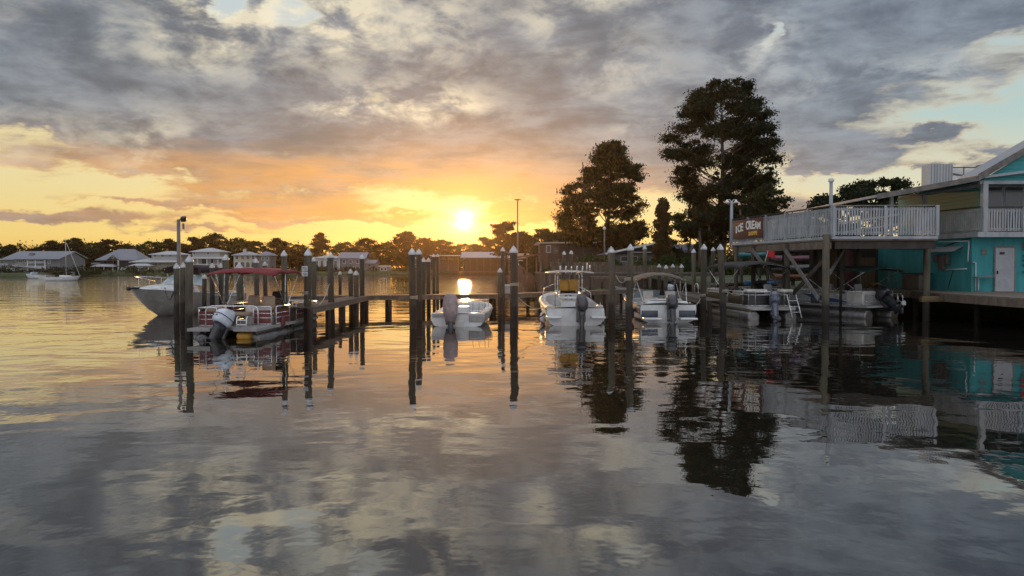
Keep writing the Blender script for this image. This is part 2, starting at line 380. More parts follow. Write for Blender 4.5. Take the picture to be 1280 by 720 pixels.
def thing(name, label, cat, loc=(0, 0, 0), rz=0.0, group=None):
    o = bpy.data.objects.new(name, None); COL.objects.link(o); o.empty_display_size = .3
    o.location = loc; o.rotation_euler = (0, 0, rz); return tag(o, label, cat, group)
def dup(o, parent=None):
    kids = [c for c in COL.objects if c.parent == o]
    c = o.copy(); COL.objects.link(c)
    if parent: c.parent = parent
    for k in kids: dup(k, c)
    return c
def fastmesh(name, V, Fq, mat):
    me = bpy.data.meshes.new(name); n = len(Fq)
    me.vertices.add(len(V)); me.vertices.foreach_set('co', np.asarray(V, np.float32).ravel())
    k = Fq.shape[1]
    me.loops.add(n*k); me.loops.foreach_set('vertex_index', Fq.astype(np.int32).ravel())
    me.polygons.add(n); me.polygons.foreach_set('loop_start', np.arange(0, n*k, k, dtype=np.int32))
    me.update(calc_edges=True); me.materials.append(mat); return me
# ---------------------------------------------------------------- water and ground
def water_mat():
    m = bpy.data.materials.new('water'); m.use_nodes = True; nt = m.node_tree; nt.nodes.clear()
    g = nt.nodes.new('ShaderNodeNewGeometry'); s = nt.nodes.new('ShaderNodeSeparateXYZ'); nt.links.new(g.outputs['Position'], s.inputs[0])
    x, y = NV(nt, s.outputs[0]), NV(nt, s.outputs[1])
    big = noise(nt, comb(nt, x*1.0, y*0.6, 0.0), .055, 3, .5)
    open_ = (y-x*0.55).step(48, 110)                       # breezier water away from the moorings
    far = y.step(150, 215)
    calm = big.step(.38, .66)
    a = noise(nt, comb(nt, x*.72, y*1.0, 0.0), .50, 2, .5, .3)
    b = noise(nt, comb(nt, x*1.1, y*1.0, 3.0), 1.4, 3, .5, .2)
    c = noise(nt, comb(nt, x*.8, y*1.0, 7.0), 5.0, 2, .5)
    h = a*(calm*0.026+0.018+open_*0.020) + b*(calm*0.0062+0.0028+y.step(42, 60)*0.006+y.step(60, 130)*0.014+open_*0.010+far*.010) + c*(calm*0.0003+open_*0.003+far*.003)
    bn = nt.nodes.new('ShaderNodeBump'); bn.inputs['Distance'].default_value = 1.0; bn.inputs['Strength'].default_value = 1.0
    nt.links.new(h.s, bn.inputs['Height'])
    fr = nt.nodes.new('ShaderNodeFresnel'); fr.inputs[0].default_value = 1.33; nt.links.new(bn.outputs[0], fr.inputs[1])
    fac = NV(nt, fr.outputs[0])*0.76+0.24
    gl = nt.nodes.new('ShaderNodeBsdfGlossy'); gl.inputs['Roughness'].default_value = .015; gl.inputs[0].default_value = (.96, .95, .93, 1)
    nt.links.new(bn.outputs[0], gl.inputs['Normal'])
    df = nt.nodes.new('ShaderNodeBsdfDiffuse'); df.inputs[0].default_value = (.012, .011, .008, 1)
    mx = nt.nodes.new('ShaderNodeMixShader'); nt.links.new(fac.s, mx.inputs[0]); nt.links.new(df.outputs[0], mx.inputs[1]); nt.links.new(gl.outputs[0], mx.inputs[2])
    o = nt.nodes.new('ShaderNodeOutputMaterial'); nt.links.new(mx.outputs[0], o.inputs[0]); return m
b = MB(); b.add([(-900, -150, 0), (900, -150, 0), (900, 1000, 0), (-900, 1000, 0)], [(0, 1, 2, 3)])
tag(b.build('water', water_mat()), kind='structure')
b = MB(); b.add([(-1000, -250, -2.5), (1000, -250, -2.5), (1000, 1100, -2.5), (-1000, 1100, -2.5)], [(0, 1, 2, 3)])
tag(b.build('ground', M['soil']), kind='structure')
def bank(name, shore, back, z, mat, seed):
    """land: shore line points, a sloping margin, then a rolling top"""
    rnd = random.Random(seed); sh = []
    for i in range(len(shore)-1):
        (x0, y0), (x1, y1) = shore[i], shore[i+1]; n = max(1, int(math.hypot(x1-x0, y1-y0)/4))
        for k in range(n): sh.append((x0+(x1-x0)*k/n+rnd.uniform(-.5, .5), y0+(y1-y0)*k/n+rnd.uniform(-.5, .5)))
    sh.append(shore[-1])
    m = MB(); rows = []
    for dy, dz in [(0, -1.0), (.4, .15), (2.0, z*.8), (6, z), (30, z+.25), (120, z+.6), (back, z+1)]:
        rows.append([(x+ (dy*0.02), y+dy, dz+rnd.uniform(-.06, .06)) for x, y in sh])
    n = len(sh)
    m.add([p for r_ in rows for p in r_], [(i*n+k, i*n+k+1, (i+1)*n+k+1, (i+1)*n+k) for i in range(len(rows)-1) for k in range(n-1)], True)
    return tag(m.build(name, mat), kind='structure')
bank('far_bank', [(-420, 190), (-180, 205), (-125, 213), (-112, 262), (-60, 285), (-20, 300), (14, 300), (40, 262)], 600, 1.0, M['grass'], 1)
bank('near_bank', [(2.5, 90), (9, 87), (22, 86), (26, 70), (12.5, 50.5), (18, 49), (60, 49), (140, 40)], 600, 1.25, M['grass'], 2)

def haze():  # scattering volume added to spread a golden glow around the sun
    b = MB(); b.box((0, 425, 16.3), (2020, 1370, 39.8)); m = bpy.data.materials.new('haze'); m.use_nodes = True; nt = m.node_tree; nt.nodes.clear()
    v = nt.nodes.new('ShaderNodeVolumePrincipled'); v.inputs['Color'].default_value = (.95, .74, .52, 1); v.inputs['Density'].default_value = .00009; v.inputs['Anisotropy'].default_value = .85
    o = nt.nodes.new('ShaderNodeOutputMaterial'); nt.links.new(v.outputs[0], o.inputs['Volume'])
    return tag(b.build('haze', m), 'thin haze added over the water and far shore for a golden glow near the sun', 'haze', kind='stuff')
haze()
# ---------------------------------------------------------------- docks
def dock(name, label, p0, p1, width, z, posts=None, mat='wood', rail=False, skirt=.22, cat='dock', wide_post=.11):
    p0, p1 = Vector((*p0, 0)), Vector((*p1, 0)); d = p1-p0; L = d.length; rz = math.atan2(d.y, d.x)
    t = thing(name, label, cat, p0, rz)
    b = MB(); n = int(L/.15)
    rnd = random.Random(int(L*100))
    for i in range(n):
        b.box(((i+.5)*L/n, rnd.uniform(-.02, .02), z-.02+rnd.uniform(-.004, .004)), (L/n-.012, width, .04))
    b.build('deck_boards', M[mat], t)
    for s in (-1, 1):
        b = MB(); b.box((L/2, s*(width/2-.05), z-.045-skirt/2), (L, .06, skirt)); b.build('beam', M['beam'], t)
    xs = posts if posts is not None else [L*i/max(1, int(L/3)) for i in range(int(L/3)+1)]
    for x in xs:
        for s in (-1, 1):
            b = MB(); b.tube([(x, s*(width/2-.13), -1.5), (x, s*(width/2-.13), z-.05)], wide_post, 8); b.build('support_post', M['pile'], t)
    return t
main_a = dock('dock_walkway', 'long low timber walkway running behind the moored boats from the left slips to the centre', (-13.2, 43.6), (-.9, 47.6), 1.3, .92)
dock('dock_walkway', 'low timber walkway behind the white T-top boat, running back towards the brown building', (-.9, 47.6), (8.2, 57.0), 1.3, .92)
dock('dock_walkway', 'short timber walkway behind the tan-topped runabout', (8.6, 57.0), (11.9, 48.6), 1.2, .92)
dock('finger_dock', 'finger dock on the right side of the red-topped pontoon boat', (-8.35, 31.6), (-8.45, 44.4), 1.0, .92)
dock('finger_dock', 'finger dock between the white cruiser and the red-topped pontoon boat', (-12.35, 35.5), (-12.3, 43.2), 1.0, .92)
dock('dock_platform', 'raised pale dock platform behind the walkway, right of the white T-top boat', (6.2, 62.5), (10.6, 62.5), 2.2, 1.78, skirt=.12)
dock('finger_dock', 'finger dock between the tan-topped runabout and the black-topped pontoon boat', (9.85, 38.5), (10.5, 49.0), .9, .9)

# ---------------------------------------------------------------- pilings
PIL = {}
def piling(key, x, yt, Y, w, label, lean=0.0, capk=1.0):
    p = at(x, yt, Y); r = w/F*Y/2*.93; h = p.z
    if not lean: lean = random.Random(key*7).uniform(-.10, .10)
    t = thing('mooring_piling', label, 'piling', (p.x+lean, Y, 0), 0, 'capped mooring pilings')
    rnd = random.Random(key); k = rnd.uniform(-.05, .05)
    b = MB(); n = 7; hc = h-r*1.5*capk
    pts = [(-lean*i/(n-1)+k*math.sin(i*.9)*.3, k*math.cos(i*1.1)*.3, -2.2+(hc+2.2)*i/(n-1)) for i in range(n)]
    pts[-1] = (-lean, 0, hc)
    b.tube(pts, [r*(1.06-.09*i/(n-1)) for i in range(n)], 12); b.build('post', M['pile'], t)
    c = MB(); c.lathe([(r*1.04, -.08), (r*1.10, -.05), (r*1.09, 0), (r*.60, r*.72*capk), (r*.10, r*1.4*capk)], (-lean, 0, hc+.02), 14); c.build('cap', M['cap'], t)
    PIL[key] = (Vector((p.x+lean, Y, 0)), r, h); return t
for a in [
 (1, 220.5, 329, 36, 7.5, 'thin dark piling leftmost of the trio by the cruiser, wrapped by its line'),
 (2, 229, 328, 37.5, 7.5, 'middle piling of the trio beside the white cruiser'),
 (3, 236.5, 319, 28, 10, 'thick pale piling left of the white outboard of the red-topped pontoon boat'),
 (4, 255.5, 343, 40, 6, 'short piling in front of the stern of the white cruiser'),
 (5, 265, 329, 42, 6.5, 'piling right of the short one behind the left edge of the red canopy'),
 (6, 276, 329, 43.5, 6.5, 'thin piling just left of the thick one behind the red canopy'),
 (7, 282, 318, 38, 8.5, 'thick piling whose pointed cap shows above the left half of the red canopy'),
 (8, 299, 328, 41, 9.5, 'broad piling standing under the middle of the red canopy'),
 (10, 320, 323, 44, 6.5, 'piling behind the tan helm seat under the red canopy'),
 (11, 331, 327, 45, 6, 'piling behind the red canopy, next right of the one at the helm seat'),
 (12, 355, 313, 31, 8, 'piling with a tall white cap in front of the red canopy'),
 (13, 385, 311, 32, 10, 'piling carrying two small white signs at the near end of the finger dock'),
 (14, 392.5, 321, 40, 6.5, 'piling close behind the one with the white signs'),
 (15, 413, 315, 36, 8.5, 'dark piling with a looped white line, on the right side of the finger dock'),
 (16, 425, 339, 46, 4.5, 'shortest thin piling behind the long walkway, right of the looped-line piling'),
 (17, 438, 336, 43.2, 6.5, 'left piling of the pair at the joint of finger dock and walkway'),
 (18, 445, 338, 42.4, 6.8, 'right piling of the pair at the joint of finger dock and walkway'),
 (19, 452.5, 318, 44.2, 6.5, 'tall thin piling at the right end of the left slip group'),
 (20, 515, 310, 32.5, 9.5, 'front left piling of the cluster left of the small skiff'),
 (21, 523.5, 311, 38, 8, 'second piling of the cluster left of the small skiff'),
 (22, 529.5, 322, 46, 5.8, 'third piling of the cluster left of the skiff, lower than the two before it'),
 (23, 535.5, 322, 47.5, 5.8, 'fourth piling of the cluster left of the skiff, level with the third'),
 (24, 542, 317, 55, 4.4, 'thin far piling at the right of the cluster left of the skiff'),
 (25, 547, 317, 58, 4.2, 'rightmost and thinnest far piling of the cluster left of the skiff'),
 (26, 625, 335, 42.5, 6, 'short piling standing left of the thick roped piling'),
 (27, 628.5, 309, 46.5, 5.5, 'tall piling seen behind the short one, left of the thick roped piling'),
 (28, 642, 307, 33, 10.5, 'thick roped piling between the small skiff and the white T-top boat'),
 (29, 705, 314, 56, 5, 'left piling of the far pair above the T-top'),
 (30, 714, 313, 58, 5, 'right piling of the far pair above the T-top'),
 (31, 764, 308, 36, 9, 'grey piling right of the white T-top boat, tied to the next by a slack line'),
 (32, 788, 305, 32.5, 9, 'nearest piling left of the tan-topped runabout'),
 (33, 806, 307, 62, 5.5, 'slim grey far piling right of the nearest one by the runabout'),
 (34, 824, 330, 62, 5, 'leftmost of the four low pilings behind the tan bimini'),
 (35, 832.5, 331, 60, 5.4, 'second from left of the four low pilings behind the tan bimini'),
 (36, 841, 330, 62.5, 5, 'third from left of the four low pilings behind the tan bimini'),
 (37, 852, 330, 60.5, 5.4, 'rightmost of the four low pilings behind the tan bimini'),
 (38, 867, 311, 50, 6, 'slender greenish piling behind the runabout, left of the green mooring pair'),
 (39, 880, 305, 38, 7.8, 'straight green piling with a black foot right of the runabout'),
 (40, 891.5, 309, 52, 5.5, 'thin far piling between the straight and the leaning green pilings')]: piling(*a)
piling(41, 900.5, 305, 36.3, 8.6, 'leaning green piling with black foot in front of the black-topped pontoon boat', .28)

def rope(label, a, b, sag, r=.018, name='mooring_line'):
    a, b = Vector(a), Vector(b); m = MB(); c = (a+b)/2
    m.tube([a.lerp(b, i/12)-c-Vector((0, 0, sag*4*(i/12)*(1-i/12))) for i in range(13)], r, 6)
    return tag(m.build(name, M['rope'], loc=c), label, 'rope')
def pp(k, z, dx=0, dy=0): p, r, h = PIL[k]; return p+Vector((dx, dy, z))
rope('slack mooring line between the grey piling and the nearest piling by the runabout', pp(31, 2.15, .1, -.17), pp(32, 2.0, -.1, -.15), .22)
rope('white line looped from the dark piling to the one with two signs', pp(15, 1.75, -.1, -.16), pp(13, 1.2, .15, -.12), .55, .022)
rope('line from the thick roped piling down to the left side of the T-top boat', pp(28, 1.25, .17, -.05), (1.62, 36.2, .78), .28)
rope('line from the straight green piling to the right side of the runabout', pp(39, 1.0, -.12, -.12), (8.2, 36.6, .75), .14)
rope('line from the leaning green piling to the fence of the black-topped pontoon boat', pp(41, 1.5, 0, .14), (11.35, 39.4, 1.15), .15)
for k, z, lab in [(28, 1.72, 'rope coil wound round the thick piling'), (20, 1.2, 'rope coil wound round the front piling left of the skiff'), (13, 1.4, 'rope coil wound round the piling with two signs'),
                  (1, 1.25, 'dark rope coil wound round the thin piling by the cruiser'), (41, 1.35, 'rope coil wound round the leaning green piling'), (39, 1.1, 'rope coil wound round the straight green piling'), (32, 1.95, 'rope coil wound round the nearest piling by the runabout')]:
    p, r, h = PIL[k]; m = MB(); n = 40
    lx = -.28*(z/h) if k == 41 else 0
    m.tube([((r+.02)*math.cos(i*.5), (r+.02)*math.sin(i*.5), i*.0035) for i in range(n)], .016, 5)
    tag(m.build('rope_coil', M['rope'] if k != 1 else M['black'], loc=p+Vector((lx, 0, z))), lab, 'rope')
# the two small signs on the piling
t = thing('piling_sign', 'pair of small white notices on the piling at the end of the finger dock', 'sign', PIL[13][0]+Vector((0, -.2, 2.45)))
for dz in (0, -.22):
    b = MB(); b.rbox((0, 0, dz), (.24, .012, .19), .01); p = b.build('sign_panel', M['cap'], t)
    b = MB()
    for i, (w, q) in enumerate([(.13, .04), (.16, .0), (.10, -.04)]): b.box(((-.02, 0, .02)[i], -.009, dz+q), (w, .004, .018))
    b.build('marks', M['steel'], p)
# things on the docks
b = thing('storage_box', 'grey storage box standing on the walkway beside the thick roped piling', 'box', at(632, 366, 47.6)*1.0, R(18))
b.location.z = .93
m = MB(); m.rbox((0, 0, .24), (.62, .45, .46), .03); m.build('body', M['panelgrey'], b)
m = MB(); m.rbox((0, 0, .50), (.68, .5, .07), .025); m.build('lid', M['white'], b)
def light_pole(label, x, yt, Y, z0, r, lamp):
    p = at(x, yt, Y); t = thing('light_pole', label, 'light pole', (p.x, Y, z0))
    m = MB(); m.tube([(0, 0, 0), (0, 0, (p.z-z0)*.5), (0, 0, p.z-z0-.1)], [r*1.15, r, r*.85], 10); m.build('post', M['steel'] if lamp != 'white' else M['slat'], t)
    h = p.z-z0
    if lamp == 'flood':
        m = MB(); m.bar((0, 0, h-.12), (.28, -.05, h-.06), .06, .05); m.rbox((.30, -.08, h-.08), (.26, .26, .26), .05, Euler((.4, 0, 0))); m.build('floodlight', M['black'], t)
        m = MB(); m.rbox((.28, -.06, h-.45), (.1, .1, .3), .03); m.build('bracket', M['steel'], t)
    elif lamp == 'disc':
        m = MB(); m.lathe([(.2, -.1), (1.0, 0), (1.05, .12), (.7, .28), (.1, .34)], (0, 0, h-.25), 16); m.build('lamp_ring', M['steel'], t)
    elif lamp == 'globe':
        m = MB(); m.lathe([(.06, -.12), (.16, -.06), (.2, .06), (.16, .2), (.05, .27)], (0, 0, h-.2), 12); m.build('lamp_globe', M['lamp'], t)
    elif lamp == 'knob':
        m = MB(); m.lathe([(.085, -.06), (.13, -.02), (.13, .08), (.06, .14), (.02, .15)], (0, 0, h-.12), 12); m.build('cap', M['lamp'], t)
    elif lamp == 'white':
        for s in (-1, 1):
            a = MB(); a.tube([(0, 0, h-.15), (s*.12, 0, h-.02), (s*.24, 0, h-.05)], .02, 6); a.lathe([(.17, -.12), (.16, -.10), (.06, 0), (.03, .06)], (s*.26, 0, h-.08), 12); a.build('lamp_shade', M['lamp'], t)
    return t
light_pole('tall slim floodlight pole rising above the white cruiser', 223, 272, 41.5, -.5, .10, 'flood')
light_pole('tall mast light with a flat ring of lamps right of the setting sun', 647, 249, 240, 1.0, .26, 'disc')
light_pole('thin lamp post with a round white globe in front of the shorter tall tree', 755.5, 284, 98, 1.2, .08, 'globe')
t = thing('dock_ladder', 'bright steel hoop ladder at the end of the walkway behind the runabout', 'ladder', (11.35, 48.2, 0), R(20))
for s in (-1, 1):
    m = MB(); m.tube([(s*.24, -.15, .1), (s*.24, -.15, 1.3)]+[(s*.24, -.15+.2*(1-math.cos(a)), 1.3+.22*math.sin(a)) for a in (.6, 1.2, 1.8, 2.4, 3.14)]+[(s*.24, .25, .93)], .024, 8); m.build('handrail', M['tube'], t)
m = MB()
for z in (.25, .5, .75): m.box((0, -.15, z), (.46, .07, .03))
m.build('tread', M['tube'], t)
# ---------------------------------------------------------------- boats (local axes: bow +Y, waterline z=0)
def ring(cx, cy, z, rx, ry, n=16, p=3.0, tz=0.0):
    out = []
    for k in range(n):
        a = 2*math.pi*k/n; c, s = math.cos(a), math.sin(a); q = (abs(c)**p+abs(s)**p)**(-1/p)
        out.append((cx+rx*c*q, cy+ry*s*q, z+tz*s*q)); 
    return out
def outboard(parent, x, y, z, mat, tilt=0.0, turn=0.0, s=1.0, cover=False, band=True, whiteprop=False):
    """engine hung on a transom; tilt > 0 swings the leg aft and up"""
    e = bpy.data.objects.new('outboard_motor', None)
    mid = MB()
    mid.loft([ring(0, -.30, .12, .15, .24), ring(0, -.30, -.10, .12, .20), ring(0, -.30, -.55, .075, .16), ring(0, -.30, -.80, .06, .16)], closed=True)
    mid.rbox((0, -.30, -.56), (.30, .52, .035), .012)                       # cavitation plate
    mid.tube([(0, -.62, -.72), (0, -.52, -.72), (0, -.15, -.72), (0, .0, -.72)], [.05, .085, .085, .02], 10)
    mid.loft([ring(0, -.28, -.80, .02, .12), ring(0, -.32, -1.02, .012, .06)], closed=True)
    mid.rbox((0, -.04, -.12), (.34, .14, .42), .03)                          # clamp bracket
    o = mid.build('outboard_motor', M['motorblack'] if mat != 'motorgrey' else M['motorgrey'], parent)
    o.location = (x, y, z); o.rotation_euler = (-tilt, 0, turn); o.scale = (s, s, s)
    c = MB()
    if cover:
        c.loft([ring(0, -.30, -.28, .17, .24), ring(0, -.32, .02, .25, .36), ring(0, -.32, .34, .27, .38), ring(0, -.30, .58, .24, .34), ring(0, -.28, .72, .15, .22), ring(0, -.27, .76, .03, .05)], closed=True)
    else:
        c.loft([ring(0, -.30, .10, .17, .29), ring(0, -.31, .16, .215, .345), ring(0, -.31, .34, .225, .36, tz=.01), ring(0, -.29, .54, .20, .31, tz=.03), ring(0, -.26, .67, .14, .22, tz=.05), ring(0, -.24, .70, .06, .1, tz=.03)], closed=True)
    cw = c.build('cowling', M[mat], o)
    if band and not cover:
        b = MB(); b.loft([ring(0, -.31, .335, .231, .366), ring(0, -.31, .365, .231, .366)], closed=True, cap=False); b.build('trim_band', M['black'], o)
        v = MB()
        for sx in (-1, 1): v.box((sx*.075, -.665, .27), (.05, .03, .035))
        v.build('vent', M['black'], o)
    p = MB(); p.lathe([(.03, -.06), (.055, 0), (.05, .12)], (0, -.60, -.72), 10, Euler((R(90), 0, 0)))
    for k in range(3):
        a = 2*math.pi*k/3; ca, sa = math.cos(a), math.sin(a)
        q = [(.05*ca, -.66, -.72+.05*sa), (.05*ca-.09*sa, -.69, -.72+.05*sa+.09*ca), (.19*ca-.08*sa, -.70, -.72+.19*sa+.08*ca), (.20*ca+.02*sa, -.65, -.72+.20*sa-.02*ca), (.10*ca+.06*sa, -.63, -.72+.10*sa-.06*ca)]
        p.add(q+[(u, v_+.012, w) for u, v_, w in q], [(0, 1, 2, 3, 4), (9, 8, 7, 6, 5), (0, 5, 6, 1), (1, 6, 7, 2), (2, 7, 8, 3), (3, 8, 9, 4), (4, 9, 5, 0)])
    p.build('propeller', M['white' if whiteprop else 'motorblack'], o)
    return o
def bimini(parent, x0, x1, y0, y1, z, rise, mat, feet, zf, arch_long=.10, drop=.10):
    """stretched canvas over bows; feet = list of (y_foot, y_top)"""
    m = MB(); secs = []; n = 13
    def top(u, v): return z + rise*(1-(2*u-1)**2) + arch_long*(1-(2*v-1)**4) - .015*math.cos(v*12.5)
    for i in range(n):
        v = i/(n-1); yy = y0+(y1-y0)*v
        up = [(x0+(x1-x0)*k/12, yy, top(k/12, v)) for k in range(13)]
        lip = drop
        secs.append([(x0-.01, yy, up[0][2]-lip)]+up+[(x1+.01, yy, up[-1][2]-lip)]+[(x1-.02, yy, up[-1][2]-lip)]+[(q[0]*.995+.0025*(x0+x1), yy, q[2]-.03) for q in reversed(up)]+[(x0+.02, yy, up[0][2]-lip)])
    m.loft(secs, closed=True); cnv = m.build('canopy', M[mat], parent)
    f = MB()
    for yf, yt in feet:
        v = (yt-y0)/(y1-y0)
        pts = [(x0+.03, yf, zf), (x0+.03, yt, top(0, v)-.06)]+[(x0+(x1-x0)*k/8, yt, top(k/8, v)-.05) for k in range(1, 8)]+[(x1-.03, yt, top(1, v)-.06), (x1-.03, yf, zf)]
        f.tube(pts, .016, 6)
    f.build('canopy_frame', M['tube'], parent); return cnv
def couch(parent, x, y, lx, ly, z, mat, back, h=.30, name='bench_seat', bh=.34):
    m = MB(); m.rbox((x, y, z+h/2), (lx, ly, h), .03); m.rbox((x, y, z+h+.05), (lx-.02, ly-.02, .12), .05)
    if 'L' in back: m.rbox((x-lx/2+.09, y, z+h+bh/2+.05), (.17, ly, bh), .06)
    if 'R' in back: m.rbox((x+lx/2-.09, y, z+h+bh/2+.05), (.17, ly, bh), .06)
    if 'A' in back: m.rbox((x, y-ly/2+.09, z+h+bh/2+.05), (lx, .17, bh), .06)
    if 'F' in back: m.rbox((x, y+ly/2-.09, z+h+bh/2+.05), (lx, .17, bh), .06)
    return m.build(name, M[mat], parent)
def chair(parent, x, y, z, mat, rz=0):
    m = MB(); q = Euler((0, 0, rz)); k = q.to_matrix()
    def p(a): return Vector((x, y, z))+k @ Vector(a)
    m.tube([p((0, 0, 0)), p((0, 0, .36))], .05, 8); m.rbox(p((0, 0, .42)), (.52, .5, .14), .06, q)
    m.rbox(p((0, -.24, .74)), (.50, .15, .58), .07, Euler((-.12, 0, rz)))
    for s in (-1, 1): m.rbox(p((s*.27, 0, .60)), (.07, .36, .06), .025, q)
    return m.build('helm_chair', M[mat], parent)
def console(parent, x, y, z, mat, w=.75):
    m = MB(); m.loft([ring(x, y, z, w/2, .24, 16, 5), ring(x, y, z+.72, w/2, .22, 16, 5), ring(x, y+.05, z+.92, w/2*.9, .12, 16, 5)], closed=True)
    o = m.build('helm_console', M[mat], parent)
    b = MB(); c = Vector((x, y-.30, z+.72)); q = Euler((R(60), 0, 0)).to_matrix(); r = .17
    b.tube([c+q @ Vector((r*math.cos(a*math.pi/9), r*math.sin(a*math.pi/9), 0)) for a in range(19)], .018, 6)
    for a in (.5, 2.6, 4.7): b.tube([c, c+q @ Vector((r*math.cos(a), r*math.sin(a), 0))], .012, 5)
    b.tube([c, c+Vector((0, .12, -.03))], .025, 6); b.build('steering_wheel', M['black'], o)
    g = MB(); g.loft([[(x-w*.42, y+.02, z+.90), (x, y+.13, z+.90), (x+w*.42, y+.02, z+.90)], [(x-w*.36, y-.06, z+1.16), (x, y+.03, z+1.2), (x+w*.36, y-.06, z+1.16)]], cap=False)
    g.loft([[(x-w*.42, y+.03, z+.90), (x, y+.14, z+.90), (x+w*.42, y+.03, z+.90)], [(x-w*.36, y-.05, z+1.16), (x, y+.04, z+1.2), (x+w*.36, y-.05, z+1.16)]], cap=False)
    g.build('windscreen', M['glass'], o); return o
def fence(parent, pts, z, h, pmatn, rmat='tube', rails=(0.0, .36, .62, 1.0), step=1.1, gap=.06, rr=.017):
    """a run of pontoon fencing along a polyline: skinned panel behind square rail"""
    p = MB(); f = MB()
    for a, b in zip(pts[:-1], pts[1:]):
        A, B = Vector((*a, 0)), Vector((*b, 0)); L = (B-A).length
        p.bar(A+Vector((0, 0, z+gap+h*.38)), B+Vector((0, 0, z+gap+h*.38)), .018, h*.74)
        for q in rails: f.tube([A+Vector((0, 0, z+.03+q*h)), B+Vector((0, 0, z+.03+q*h))], rr*(1.35 if q == 1.0 else 1), 6)
        n = max(1, round(L/step))
        for i in range(n+1):
            c = A.lerp(B, i/n); f.tube([c+Vector((0, 0, z)), c+Vector((0, 0, z+h+.03))], rr, 6)
    p.build('fence_panel', M[pmatn], parent); f.build('fence_rail', M[rmat], parent)
def log(parent, x, y0, y1, r=.29, z=.12):
    m = MB(); n = y1-y0
    m.tube([(x, y0, z), (x, y0+.06, z), (x, y1-1.4, z), (x, y1-.9, z+.03), (x, y1-.5, z+.09), (x, y1-.2, z+.17), (x, y1, z+.24)], [r*.80, r, r, r*.96, r*.78, r*.48, r*.06], 18)
    for k in range(int(n/2)): m.lathe([(r+.006, -.02), (r+.006, .02)], (x, y0+.7+k*2, z), 18, Euler((R(90), 0, 0)))
    for s in (-1, 1): m.bar((x+s*.1, y0+.1, z+r*.95+.04), (x+s*.1, y1-1.2, z+r*.95+.04), .03, .14)
    return m.build('pontoon_tube', M['alu'], parent)
def hull(parent, st, mat, name='hull', rake=.75):
    """st: stations (y, half beam, sheer z, chine half beam, chine z, keel z)"""
    m = MB(); secs = []
    for y, hb, sz, cb, cz, kz in st:
        side = [(hb+(cb-hb)*t+.05*math.sin(t*math.pi)*hb, sz+(cz-sz)*t) for t in (0, .3, .6, 1)]
        bot = [(cb*(1-t), cz+(kz-cz)*t) for t in (.5, 1)]
        half = side+bot; u = max(0, (y-st[0][0])/(st[-1][0]-st[0][0])-.45)/.55
        def yy(b): return y-rake*u*u*max(0, (sz-b))
        secs.append([(-a, yy(b), b) for a, b in half]+[(a, yy(b), b) for a, b in reversed(half[:-1])])
    m.loft(secs); return m.build(name, M[mat], parent)
def decking(parent, st, inset, floor, y0, y1, mat, name='deck_liner', cam=.05):
    """deck plate with an open cockpit between y0 and y1"""
    m = MB()
    def at_(y):
        for a, b in zip(st[:-1], st[1:]):
            if a[0] <= y <= b[0]:
                t = (y-a[0])/(b[0]-a[0]+1e-9); return a[1]+(b[1]-a[1])*t, a[2]+(b[2]-a[2])*t
        return st[-1][1], st[-1][2]
    def full(ya, yb, n=8):
        secs = []
        for i in range(n+1):
            y = ya+(yb-ya)*i/n; hb, sz = at_(y); secs.append([(hb*k/4, y, sz+.012+cam*(1-(k/4)**2)) for k in range(-4, 5)])
        m.loft(secs, cap=False)
    if y0 > st[0][0]+.02: full(st[0][0], y0, 3)
    full(y1, st[-1][0], 10)
    secs = []
    for i in range(11):
        y = y0+(y1-y0)*i/10; hb, sz = at_(y); ib = max(.05, hb-inset)
        secs.append([(-hb, y, sz+.012), (-hb+.04, y, sz+.04), (-ib, y, sz+.04), (-ib+.03, y, floor), (ib-.03, y, floor), (ib, y, sz+.04), (hb-.04, y, sz+.04), (hb, y, sz+.012)])
    m.loft(secs, smooth=False, cap=False)
    for y in (y0, y1):
        hb, sz = at_(y); ib = max(.05, hb-inset); m.add([(-ib, y, floor), (ib, y, floor), (ib, y, sz+.04), (-ib, y, sz+.04)], [(0, 1, 2, 3)])
    return m.build(name, M[mat], parent)
def stations(L, B, tr, bowz, chine=.06, keel=-.35, n=11, full=.62, rake=.0, fl=.72):
    out = []
    for i in range(n):
        u = i/(n-1); w = 1.0 if u < full else math.sqrt(max(0, 1-((u-full)/(1-full))**2.1))
        hb = max(.03, B/2*w*(.96+.04*min(1, u*3))); sz = tr+(bowz-tr)*u**1.8
        c = fl+(.90-fl)*(1-u)
        out.append((L*u, hb, sz, hb*c*(1-.5*max(0, u-.6)**1.0), chine+.55*max(0, u-.6)*bowz+ (.0), min(keel+.9*max(0, u-.55)**1.5*(bowz-keel), bowz-.25)))
    return out

def rub_rail(parent, st, mat='black', z=-.05, r=.022):
    for s in (-1, 1):
        m = MB(); m.tube([(s*(hb+.008), y, sz+z) for y, hb, sz, *_ in st[:-1]]+[(s*.04, st[-1][0]+.02, st[-1][2]+z)], r, 6); m.build('rub_rail', M[mat], parent)
def cleats(parent, pts):
    for x, y, z in pts:
        m = MB(); m.tube([(x, y-.11, z+.05), (x, y-.05, z+.06), (x, y+.05, z+.06), (x, y+.11, z+.05)], .014, 6); m.tube([(x, y, z), (x, y, z+.06)], .02, 6); m.build('cleat', M['tube'], parent)
